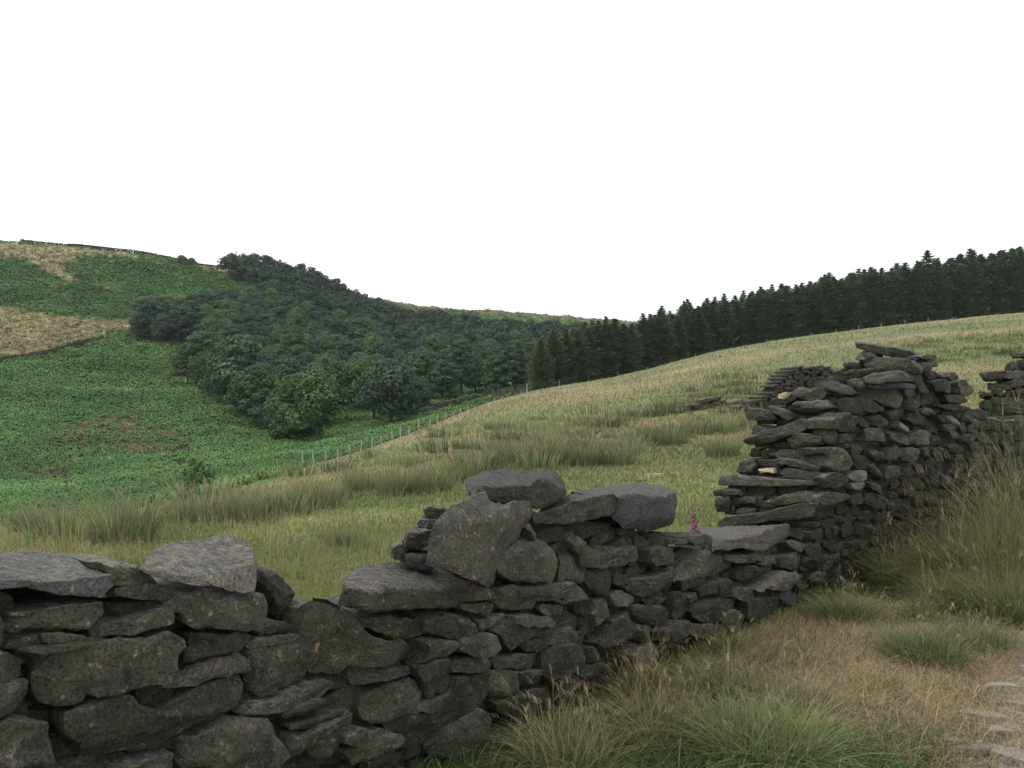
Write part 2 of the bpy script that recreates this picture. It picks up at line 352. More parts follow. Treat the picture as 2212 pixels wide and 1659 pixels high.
for (px, py, s, lab) in clump_px:
    p = hit(px, py, 8)
    if p is None: continue
    o = link('rush_clump', RM[nr % 4], None, p); o.rotation_euler = (0, 0, nr * 1.7); k = s * p[1] / 15 if p[1] > 15 else s; k = min(k, 1.6) * .82
    o.scale = (k * 1.15, k * 1.15, s * .85); tag(o, lab, 'rush clump', 'clumps of rushes in the field'); nr += 1
# band of many rushes
polyb = [(430, 1050), (700, 985), (960, 925), (1250, 890), (1500, 878), (1640, 880), (1640, 985), (1500, 1000), (1230, 1010), (1000, 1062), (760, 1085), (560, 1110), (430, 1115)]
polyc = [(1380, 860), (1700, 800), (2300, 700), (2300, 760), (1800, 840), (1500, 880)]
polyd = [(30, 1165), (420, 1110), (620, 1060), (620, 1120), (400, 1150), (60, 1190)]
parts = []
JX = (fx + 60 * w2 + 30 * w3).reshape(NCOL, NROW)[:-1, :-1]; JY = (fy + 16 * w3 + 14 * w2).reshape(NCOL, NROW)[:-1, :-1]
inb = lambda poly: inpoly(JX, JY, poly)
for poly, n, H in ((polyb, 150, .40), (polyc, 130, .28), (polyd, 16, .4)):
    wgt = (fieldm & inb(poly) & visc) * PIXA * sub_dens(0, .35, .40, 70.); Pc, i, j = sample(wgt, n)
    for q in Pc:
        ns = int(max(26, 90 - q[1] * 1.2)); r = RNG.uniform(.2, .55) * (1 + q[1] / 60); a = RNG.uniform(0, 6.28, ns); rr = r * np.sqrt(RNG.random(ns))
        base = q + np.stack([rr * np.cos(a), rr * np.sin(a), np.zeros(ns)], -1); hh = H * RNG.uniform(.35, 1.35)
        tone = RNG.uniform(.6, 1.6)
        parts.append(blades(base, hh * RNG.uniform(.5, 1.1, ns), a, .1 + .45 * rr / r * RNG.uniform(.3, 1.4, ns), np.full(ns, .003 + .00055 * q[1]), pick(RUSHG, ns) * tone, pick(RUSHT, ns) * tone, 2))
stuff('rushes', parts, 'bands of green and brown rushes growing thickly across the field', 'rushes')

# ------------------------------------------------------------------ bracken on the hillside
def fronds(Pc, R, cA, cB, nf=9):
    """low domes of drooping fronds: nf quads each"""
    n = len(Pc); out = []
    a0 = RNG.uniform(0, 6.28, n)
    for k in range(nf):
        a = a0 + 6.28 * k / nf * 1.0 + RNG.normal(0, .3, n); r = R * RNG.uniform(.5, 1.1, n); w = r * RNG.uniform(.18, .34, n)
        d = np.stack([np.cos(a), np.sin(a), 0 * a], -1); s = np.stack([-np.sin(a), np.cos(a), 0 * a], -1); H = R * RNG.uniform(.45, .95, n)
        up = np.array([0, 0, 1.])
        b = Pc + up * (H * .35)[:, None]; m = Pc + d * (r * .55)[:, None] + up * H[:, None]; e = Pc + d * r[:, None] * 1.1 + up * (H * RNG.uniform(.3, .9, n))[:, None]
        V = np.stack([b, m - s * w[:, None], e, m + s * w[:, None]], 1).reshape(-1, 3)
        f = (np.arange(n) * 4)[:, None] + np.arange(4)[None]; t = RNG.random((n, 1)); c = cA * (1 - t) + cB * t
        out.append((V, f, np.repeat(c, 4, 0)))
    return join(out)
hm = hillm & inframe & visc & (jj > EDGE + 1); GM = GREENM.reshape(NCOL, NROW)[:-1, :-1]
woodpoly = [(470, 585), (520, 612), (590, 640), (540, 672), (440, 685), (312, 700), (292, 735), (433, 748), (455, 782), (375, 822), (429, 842), (507, 885), (600, 945), (690, 951), (705, 905), (741, 893), (823, 916), (925, 893), (960, 868), (1140, 848), (1330, 812), (1345, 742), (1160, 726), (1000, 714), (860, 700), (765, 660), (720, 634), (640, 604), (560, 588)]
inw = inb(woodpoly)
Pb, i, j = sample(hm * PIXA * GM * np.where(inw, .12, 1), 95000)
cc = col.reshape(NCOL, NROW, 3)[i, j]
R = np.clip(.22 + .0020 * Pb[:, 1], .32, .85) * RNG.uniform(.7, 1.25, len(Pb))
stuff('bracken', [fronds(Pb, R, cc * .78 * np.array([1.0, 1.0, 1.0]), cc * 1.15 * np.array([1.02, 1.0, .95]), 7)], 'green bracken covering the valley floor and the hillside opposite', 'bracken', 'leaf')
# dry tufts on the straw patches
Pb, i, j = sample(hm * PIXA * (GM < .5) * ~inw, 22000); cc = col.reshape(NCOL, NROW, 3)[i, j]; n = len(Pb)
stuff('moor_grass', [blades(Pb, RNG.uniform(.25, .6, n), RNG.uniform(0, 6.28, n), RNG.uniform(.2, .9, n), .0009 * Pb[:, 1], cc * .85, cc * 1.3, 2)], 'straw coloured moor grass in patches on the hillside opposite', 'grass')

# ------------------------------------------------------------------ trees
def leaf_cloud(centres, radii, nper, size, cA, cB, flat=.7, up=.35):
    out = []
    for (c, r, n) in zip(centres, radii, nper):
        d = RNG.normal(size=(n, 3)); d /= np.linalg.norm(d, axis=1)[:, None]; rad = r * RNG.uniform(.55, 1.05, n)[:, None] ** .7
        p = np.array(c) + d * rad * [1, 1, flat]
        t1 = RNG.normal(size=(n, 3)); t1[:, 2] *= .5; t1 /= np.linalg.norm(t1, axis=1)[:, None]
        nrm = d + [0, 0, up] + RNG.normal(0, .35, (n, 3)); t2 = np.cross(nrm, t1); t2 /= np.linalg.norm(t2, axis=1)[:, None] + 1e-6
        t1 = np.cross(t2, nrm); t1 /= np.linalg.norm(t1, axis=1)[:, None] + 1e-6
        s = size * RNG.uniform(.5, 1.3, n)[:, None]
        V = np.stack([p - t1 * s, p + t2 * s * .55, p + t1 * s, p - t2 * s * .55], 1).reshape(-1, 3)
        f = (np.arange(n) * 4)[:, None] + np.arange(4)[None]
        tone = RNG.uniform(.75, 1.3); t = RNG.random((n, 1)); out.append((V, f, np.repeat((np.array(cA) * (1 - t) + np.array(cB) * t) * tone, 4, 0)))
    return join(out)
def tube_np(pts, rads, k=6):
    pts = np.array(pts, float); V = []; 
    for q, (p, r) in enumerate(zip(pts, rads)):
        for m_ in range(k):
            a = 6.283 * m_ / k; V.append(p + np.array([math.cos(a) * r, math.sin(a) * r, 0]))
    Fq = [(q * k + m_, q * k + (m_ + 1) % k, (q + 1) * k + (m_ + 1) % k, (q + 1) * k + m_) for q in range(len(pts) - 1) for m_ in range(k)]
    return np.array(V), np.array(Fq), np.zeros((len(V), 3)) + .06
def trunk_mesh(H, r, limbs):
    parts = [tube_np([(0, 0, -.6), (.05 * H * .3, 0, H * .35), (0, .02 * H, H * .8)], [r, r * .7, r * .25])]
    for (x, y, z) in limbs: parts.append(tube_np([(0, 0, z * .55), (x * .5, y * .5, z * .85), (x, y, z)], [r * .4, r * .25, r * .08], 4))
    V, Fq, C = join(parts); return np_mesh('trunk', V, Fq.ravel(), 4, M['bark'])
def round_tree(H, W, cA, cB, nb=22, leaves=260, size=.27, low=.25):
    cs, rs = [], []
    for k in range(nb):
        t = (k + .5) / nb; z = H * (low + (1 - low) * t * .93); prof = math.sin(min(1, (t * .9 + .18)) * math.pi) ** .6
        a = k * 2.4 + random.uniform(-.4, .4); rr = W * .5 * prof * random.uniform(.35, .8)
        cs.append((rr * math.cos(a), rr * math.sin(a), z)); rs.append(W * random.uniform(.16, .26))
    V, Fq, C = leaf_cloud(cs, rs, [leaves] * nb, size, cA, cB, .72)
    return np_mesh('crown', V, Fq.ravel(), 4, M['leaf'], C), trunk_mesh(H, W * .035, [cs[k] for k in range(0, nb, 4)])
def pine_layers(H, W, cA, cB, nb=26, leaves=210, size=.27):
    cs, rs = [], []
    for k in range(nb):
        t = k / (nb - 1); z = H * (.22 + .74 * t); prof = (1 - t) ** .45 * .9 + .12
        a = k * 2.4 + random.uniform(-.5, .5); rr = W * .5 * prof * random.uniform(.3, .9); cs.append((rr * math.cos(a), rr * math.sin(a), z)); rs.append(W * random.uniform(.15, .24))
    V, Fq, C = leaf_cloud(cs, rs, [leaves] * nb, size, cA, cB, .38, .8)
    return np_mesh('crown', V, Fq.ravel(), 4, M['leaf'], C), trunk_mesh(H, W * .03, [cs[k] for k in range(0, nb, 4)])
def conifer(H, W, cA, cB, layers=26):
    out = []
    for L in range(layers):
        t = L / (layers - 1); z0 = H * (.10 + .88 * t); R = W * .5 * (min(1, (1 - t) * 2.1) ** .8 * .93 + .07) * random.uniform(.82, 1.12); nb = int(13 - 6 * t)
        for b_ in range(nb):
            a = 6.283 * b_ / nb + L * 1.1 + random.uniform(-.25, .25); r = R * random.uniform(.7, 1.12); m_ = max(4, int(11 * r / (W * .5)) + 2)
            s = np.linspace(.12, 1, m_); zc = z0 + (.22 * s - .1 * s ** 2) * r * .9 + RNG.normal(0, .04, m_)
            for side in (-1, 1, 0):
                aa = a + side * .28 * (1.2 - s * .4) + RNG.normal(0, .05, m_); p = np.stack([np.cos(aa) * r * s, np.sin(aa) * r * s, zc + RNG.uniform(-.1, .08, m_)], -1)
                d = np.stack([np.cos(aa + side * .6), np.sin(aa + side * .6), .25 + 0 * aa], -1); sd = np.stack([-np.sin(aa), np.cos(aa), RNG.normal(0, .4, m_)], -1); ln = RNG.uniform(.22, .42, m_)[:, None]
                V = np.stack([p - d * ln * .5, p + sd * ln * .30, p + d * ln, p - sd * ln * .30], 1).reshape(-1, 3); f = (np.arange(m_) * 4)[:, None] + np.arange(4)[None]
                q = RNG.random((m_, 1)); out.append((V, f, np.repeat((np.array(cA) * (1 - q) + np.array(cB) * q) * random.uniform(.75, 1.25), 4, 0)))
    # leader shoot
    n = 14; p = np.stack([RNG.normal(0, .12, n), RNG.normal(0, .12, n), H * np.linspace(.95, 1.0, n)], -1); V = np.stack([p - [.12, 0, 0], p - [0, .05, .05], p + [.12, 0, .05], p + [0, 0, .2]], 1).reshape(-1, 3)
    out.append((V, (np.arange(n) * 4)[:, None] + np.arange(4)[None], np.repeat(np.tile(np.array(cB), (n, 1)), 4, 0)))
    V, Fq, C = join(out)
    return np_mesh('crown', V, Fq.ravel(), 4, M['leaf'], C), trunk_mesh(H * 1.1, .14, [])
PA, PB = (.040, .072, .038), (.090, .138, .068)      # bluish pine
BA, BB = (.052, .084, .034), (.098, .145, .058)      # leafy green
WT = [pine_layers(9, 8, PA, PB), pine_layers(8, 8.5, PA, PB), pine_layers(10, 7.5, PA, PB), round_tree(8, 8, (.042, .066, .038), (.082, .118, .064)), round_tree(9, 7.5, BA, BB), round_tree(7.5, 8, (.04, .064, .042), (.08, .114, .074)), pine_layers(9, 9, (.034, .052, .040), (.072, .10, .074)), round_tree(8, 7, (.050, .085, .034), (.092, .15, .055), 26, 260, .26, .04)]
CT = [conifer(9.8, 4.6, (.07, .10, .066), (.155, .205, .12)), conifer(10.4, 4.4, (.07, .10, .066), (.16, .21, .12)), conifer(9.4, 4.8, (.06, .092, .062), (.145, .195, .112)), conifer(10.0, 5.0, (.07, .10, .06), (.165, .215, .12))]
def plant(name, pair, p, s, rz, lab, cat, grp=None, sz=None):
    t = empty(name, p, rz); t.scale = (s, s, sz or s)
    c = link('crown', pair[0], t); k = link('trunk', pair[1], t); tag(t, lab, cat, grp); return t
random.seed(21)
# wood on the far hillside: dart throwing over its slope
cand = []
placed = []
heroes_w = [(640, 952, 7, 1.05, 'rounded bright green tree standing at the lowest tip of the wood', 4), (330, 733, 6, 1.05, 'dark spreading pine at the far left tip of the wood'), (400, 740, 6, .95, 'dark pine second from the left tip of the wood'),
            (520, 872, 1, 1.45, 'wide layered pine with grey-green tiers at the lower left edge of the wood'), (440, 830, 0, 1.1, 'pine jutting lowest to the left above the bracken slope'), (845, 915, 5, 1.15, 'dark tree at the lower edge of the wood nearest the fence bend'),
            (520, 600, 5, .95, 'dense dark tree at the left end of the skyline clump'), (1050, 838, 3, .9, 'tree standing alone in the bright clearing above the broken wall')]
for hh in heroes_w:
    p = hit(hh[0], hh[1], edgeY(hh[0]) * 1.15)
    if p: plant('woodland_tree', WT[hh[2]], p, hh[3], random.uniform(0, 6), hh[4], 'tree', 'trees of the wood across the valley'); placed.append((hh[0], hh[1], p[1]))
def woodlab(x, y):
    top = np.interp(x, [470, 640, 740, 860, 1000, 1345], [585, 612, 640, 668, 682, 705])
    bot = np.interp(x, [292, 375, 507, 600, 690, 741, 823, 925, 960, 1140, 1330], [735, 822, 885, 945, 951, 893, 916, 893, 868, 848, 812])
    if x > 460 and y < top + 14: return 'tree on the skyline along the upper edge of the wood'
    if y > bot - 26: return 'tree along the lower edge of the wood above bracken or fence'
    if x < 460: return 'dark tree in the left wing of the wood'
    if x < 720: return 'tree in the body of the wood, left part'
    if x < 960: return 'tree in the body of the wood, middle part'
    return 'small far tree in the body of the wood, right part beside the conifers'
wood = []; tries = 0
while tries < 26000:
    tries += 1; x = random.uniform(290, 1350); y = random.uniform(583, 952)
    if not bool(inpoly(np.array([x]), np.array([y]), woodpoly)[0]): continue
    if 1040 < x < 1110 and 805 < y < 835 and random.random() < .93: continue
    if 690 < x < 800 and y > 880: continue
    p = hit(x, y, edgeY(x) * 1.12)
    if p is None: continue
    k = 175 / p[1]; ok = True
    for (a, b, Yp) in placed:
        kk = 175 / max(Yp, p[1])
        if ((x - a) / (25 * kk)) ** 2 + ((y - b) / (16 * kk)) ** 2 < 1: ok = False; break
    if ok: placed.append((x, y, p[1])); wood.append((x, y, p))
wood.sort(key=lambda w: w[2][1])
extra = wood[288:]; wood = wood[:288]
for (x, y, p) in wood:
    v = random.choices(range(7), [3, 3, 2, 3, 3, 3, 2])[0]; s = random.uniform(.66, .98) * (1.15 if y < 640 and x < 720 else 1) * (.85 if x > 800 and y < 745 else 1)
    plant('woodland_tree', WT[v], p, s, random.uniform(0, 6.28), woodlab(x, y), 'tree', 'trees of the wood across the valley')
if extra:
    parts = []
    for (x, y, p) in extra:
        cs = [(p[0] + random.uniform(-1.8, 1.8), p[1] + random.uniform(-1.5, 1.5), p[2] + random.uniform(2, 6.5)) for _ in range(9)]
        parts.append(leaf_cloud(cs, [random.uniform(1.3, 1.9) for _ in cs], [60] * 9, .5, (.032, .05, .032), (.062, .09, .056), .7))
    stuff('far_treetops', parts, 'farthest merging treetops at the right end of the wood', 'trees', 'leaf')
# single bushes on the ridge and by the stream
BUSH = [round_tree(3.2, 5.5, BA, BB, 12, 120, .4, .15), round_tree(3.0, 4.2, (.05, .09, .035), (.10, .16, .06), 12, 50, .22, .1)]
for (x, y, v, s, lab) in [(393, 572, 0, 1.0, 'left of two round bushes against the sky on the ridge'), (414, 574, 0, .8, 'right of two round bushes against the sky on the ridge'), (430, 1062, 1, .55, 'thin pale green bush by the valley floor below the earth scar'), (418, 1012, 1, .35, 'dark small bush beside the brown earth scar')]:
    p = hit(x, y, edgeY(x) * 1.15)
    if p: plant('bush', BUSH[v], p, s, x, lab, 'bush')
# conifer plantation behind the field
random.seed(5); nc = 0; rows = []
for r in range(5):
    px = 1168 + r * 3
    while px < 2330:
        Yb = edgeY(px) * 1.015 + 1.6 + r * 2.6 + random.uniform(-.9, .9); step = (1.55 if r < 2 else 1.8) * F / Yb * random.uniform(.75, 1.3) * (.8 if px < 1420 else 1)
        X = (px - CX) / F * Yb; rows.append((r, px, (X, Yb, zat(X, Yb)))); px += step
print('conifers', len(rows), 'wood', len(wood), len(extra))
for (r, px, p) in rows[:296]:
    s = np.interp(px, [1160, 1300, 1650, 2212], [.70, .84, .92, 1.22]) * random.uniform(.90, 1.04) * (1 + .01 * r)
    if random.random() < .05: s *= 1.04
    lab = ('conifer in the dark front row of the plantation bordering the field' if r == 0 else 'conifer inside the plantation, only its top showing over the front row')
    plant('conifer', CT[random.randrange(4)], p, s, random.uniform(0, 6.28), lab, 'conifer', 'conifers of the plantation', s * random.uniform(.94, 1.05))
p = (( 2168 - CX) / F * 150, 150, zat((2168 - CX) / F * 150, 150)); plant('conifer', CT[1], p, 1.17, 1, 'tallest pointed conifer sticking up near the right end of the plantation', 'conifer', 'conifers of the plantation')
p = ((2205 - CX) / F * 149, 149, zat((2205 - CX) / F * 149, 149)); plant('conifer', CT[0], p, 1.2, 2, 'tall conifer rising at the right edge just beyond the tallest one', 'conifer', 'conifers of the plantation')

# ------------------------------------------------------------------ fence along the field's far edge
fence = empty('wire_fence', (0, 60, 0)); tag(fence, 'post and wire fence running along the far edge of the field to the plantation', 'fence')
posts = []
px = 655.0
while px < 1130:
    Yb = edgeY(px) + (np.interp(px, gx, np.exp(cYi[:, 7])) - edgeY(px)) * .34; X = (px - CX) / F * Yb; posts.append((X, Yb)); px += max(9, 2.4 * F / Yb * .30) * random.uniform(.85, 1.15)
n1_ = len(posts)
while px < 2060:
    Yb = edgeY(px) * 1.004; X = (px - CX) / F * Yb; posts.append((X, Yb)); px += 3.6 * F / Yb * random.uniform(.9, 1.1)
posts = posts[:100]; pm_ = []
V, Fq, C = tube_np([(0, 0, -.4), (0, 0, .7), (0, 0, 1.2)], [.045, .042, .04], 6); V = np.vstack([V, [[0, 0, 1.21]]])
k = len(V) - 1; top = [(12 + a, 12 + (a + 1) % 6, k, k) for a in range(6)]
me_post = bpy.data.meshes.new('post'); me_post.from_pydata([tuple(v) for v in V], [], [tuple(int(x) for x in f) for f in Fq] + [t[:3] for t in top]); me_post.materials.append(M['post'])
wv, wf = [], []
for q, (X, Yb) in enumerate(posts):
    z = zat(X, Yb); o = link('post', me_post, fence, (X, Yb - 60, z)); s = random.uniform(.85, 1.08); o.scale = (1.1, 1.1, s); o.rotation_euler = (random.gauss(0, .04), random.gauss(0, .05), 0)
    pm_.append((X, Yb - 60, z))
parts = []
for h in (.35, .7, 1.05):
    for a, b in zip(pm_[:-1], pm_[1:]):
        a = np.array(a) + [0, 0, h]; b = np.array(b) + [0, 0, h]; r = .006
        V = np.array([a + [0, 0, r], b + [0, 0, r], b - [0, 0, r], a - [0, 0, r], a + [0, r, 0], b + [0, r, 0], b - [0, r, 0], a - [0, r, 0]]); parts.append((V, np.array([[0, 1, 2, 3], [4, 5, 6, 7]]), np.zeros((8, 3))))
V, Fq, C = join(parts); link('wire', np_mesh('wire', V, Fq.ravel(), 4, M['wire']), fence)

# ------------------------------------------------------------------ dry stone walls
# every stone face was read off the photograph in the frame of an enlargement: origin and scale bring it to photo units
FR = {'A': (0, 1750, 1.9155), 'B': (1000, 1750, 1.9155), 'C': (1200, 1500, 1.9155), 'Q': (2000, 1700, 2.765), 'T': (2400, 1140, 2.765), 'G': (2800, 1140, 3.215), 'H': (2100, 1200, 2.765)}
def P_(fr, s):
    ox, oy, k = FR[fr]; out = []
    for w_ in s.split():
        x, y = w_.split(','); out.append(((ox + float(x) / k) / 1.5769, (oy + float(y) / k) / 1.5769))
    return out
D1 = np.array([.6136, .7897, 0]); N1 = np.array([-.7897, .6136, 0])          # low stretch: along, into the wall
D2 = np.array([.8486, .5290, 0]); N2 = np.array([-.5290, .8486, 0])          # tall stretch
O1 = np.array([-.14, 4.1, 0]); O2 = np.array([2.75, 7.82, 0])
EYEV = np.array([0, 0, EYE])
def ray(px, py): return np.array([(px - CX) / F, 1.0, -(py - HY) / F])
def onplane(px, py, O, n):
    d = ray(px, py); t = np.dot(O - EYEV, n) / np.dot(d, n); return EYEV + d * t
def pl(n): return n / np.linalg.norm(n)
C0 = onplane(1760, 1100, O2, N2); C1 = onplane(1880, 800, O2, N2); E2 = np.array([-.8, .6, 0])
NE = pl(np.cross(C1 - C0, E2)); NE = NE if NE[1] > 0 else -NE
ED = np.array([.6, .8, 0])
O3 = np.array([.524 * 9.9, 9.9, 0]); N3 = np.array([.447, .894, 0])
PLN = {'1': (O1, N1, N1), '2': (O2, N2, N2), 'E': (C0, NE, ED), '3': (O3, N2, N3)}
def resample(P, n):
    P = np.array(P); L = np.linalg.norm(np.roll(P, -1, 0) - P, axis=1); s = np.concatenate([[0], np.cumsum(L)]); t = np.linspace(0, s[-1], n, endpoint=False)
    Q = np.vstack([P, P[:1]]); return np.stack([np.interp(t, s, Q[:, k]) for k in range(Q.shape[1])], 1)
def resample2(A, B, n):      # same number of samples on matching edges, so corners stay corners
    A = np.array(A, float); B = np.array(B, float); L = np.linalg.norm(np.roll(A, -1, 0) - A, axis=1) + .4 * np.linalg.norm(np.roll(B, -1, 0) - B, axis=1); k = np.maximum(1, np.round(L / L.sum() * n).astype(int))
    while k.sum() > n: k[np.argmax(k)] -= 1
    while k.sum() < n: k[np.argmax(L / k)] += 1
    ra, rb = [], []
    for i in range(len(A)):
        t = (np.arange(k[i]) / k[i])[:, None]; j = (i + 1) % len(A); ra.append(A[i] * (1 - t) + A[j] * t); rb.append(B[i] * (1 - t) + B[j] * t)
    return np.concatenate(ra), np.concatenate(rb)
def stone_geo(front, into, T, n=44, rough=1.0, back=None, seed=0, bev=None, taper=.9, rings=(0, .3, .55, .75, .88, .955)):
    """closed stone: outline 'front' (k,3), grown 'into' the wall by T; 'back' optional outline of the far face"""
    rs = np.random.default_rng(seed); F0 = np.array(front, float); size = math.sqrt(max(1e-4, np.linalg.norm(F0.max(0) - F0.min(0)) * .5 * min(1, T * 3)))
    dim = F0.max(0) - F0.min(0); h = max(.03, min(dim[2], np.linalg.norm(dim[:2]))); bev = bev or min(.014, h * .07)
    A = resample(F0, n)
    A0 = A.copy()
    for v in F0: A[np.argmin(((A0 - v) ** 2).sum(1))] = v
    if back is not None: A, B = resample2(F0, back, n)
    else:
        c = A.mean(0); B = c + (A - c) * taper + into * T
    A = (A * 14 + np.roll(A, 1, 0) + np.roll(A, -1, 0)) / 16
    c = A.mean(0); cb = B.mean(0)
    V = [c[None] - into * .0]
    for s in rings[1:]: V.append(c + (A - c) * s + into * bev * .9 * max(0, (s - .8) / .2) ** 2)
    for t in (0, .12, .35, .65, .9, 1.0):
        sc_ = 1 if t < .95 else .93; ring = A * (1 - t) + B * t + into * (bev if t == 0 else 0) * 1.0; ctr = c * (1 - t) + cb * t
        V.append(ctr + (ring - ctr) * sc_)
    V.append(cb[None]); V = np.concatenate(V)
    nr_ = len(rings) - 1 + 6
    f = []; k = np.arange(n); k1 = (k + 1) % n
    tri = np.stack([np.zeros(n, int), 1 + k1, 1 + k, 1 + k], -1)
    qs = [np.stack([1 + r * n + k, 1 + r * n + k1, 1 + (r + 1) * n + k1, 1 + (r + 1) * n + k], -1) for r in range(nr_ - 1)]
    last = len(V) - 1; tb = np.stack([1 + (nr_ - 1) * n + k, 1 + (nr_ - 1) * n + k1, np.full(n, last), np.full(n, last)], -1)
    # knock random facets off the arrises
    C_ = V.mean(0); ext = V - C_
    for _ in range(1 if back is not None else 3 if n >= 26 else 6):
        d = rs.normal(size=3); d[2] *= 1.1; d -= into * abs(d @ into) * .9; d /= np.linalg.norm(d); pr = ext @ d; lim = np.quantile(pr, rs.uniform(.93, .99) if back is None else rs.uniform(.97, .995)); over = np.maximum(0, pr - lim); ext = ext - np.outer(over, d) * .85
    for _ in range(4 if back is None else 2):      # flat fracture planes across the face
        fl = min(1, max(.12, h / max(.01, np.linalg.norm(dim[:2])) * 1.3)); d = -into + rs.normal(size=3) * [.42 * fl, .42 * fl, .42]; d /= np.linalg.norm(d); pr = ext @ d; lim = np.quantile(pr, rs.uniform(.72, .93) + (0 if back is None else .055)); over = np.maximum(0, pr - lim); ext = ext - np.outer(over, d) * .9
    V = C_ + ext; off = rs.uniform(0, 90)
    a = min(.017, h * .085) * rough
    for s_, am in ((2.2 / max(h, .06), 1.0), (6.0 / max(h, .06), .5), (1 / .025, .25)):
        V = V + a * am * np.stack([pnoise(V, s_, off), pnoise(V, s_, off + 31), pnoise(V, s_, off + 57)], -1) * (1 if am > .2 else min(1, .05 / a) if a else 1)
    return V, tri[:, :3], np.concatenate(qs), tb[:, :3]
def stone_mesh(name, geo, mat, smooth=True):
    V, t, q, b = geo; me = bpy.data.meshes.new(name)
    me.from_pydata(V.tolist(), [], t[:, ::-1].tolist() + q.tolist() + b.tolist()); me.materials.append(mat); me.update()
    me.polygons.foreach_set('use_smooth', np.full(len(me.polygons), smooth, bool))
    try: me.set_sharp_from_angle(angle=math.radians(30))
    except Exception: pass
    return me
def stone_obj(name, geo, mat, parent=None):
    V = geo[0]; c = V.mean(0); c[2] = V[:, 2].min(); g = (V - c,) + geo[1:]; ploc = np.array(parent.location) if parent else 0
    return link(name, stone_mesh(name, g, mat), parent, tuple(c - ploc))
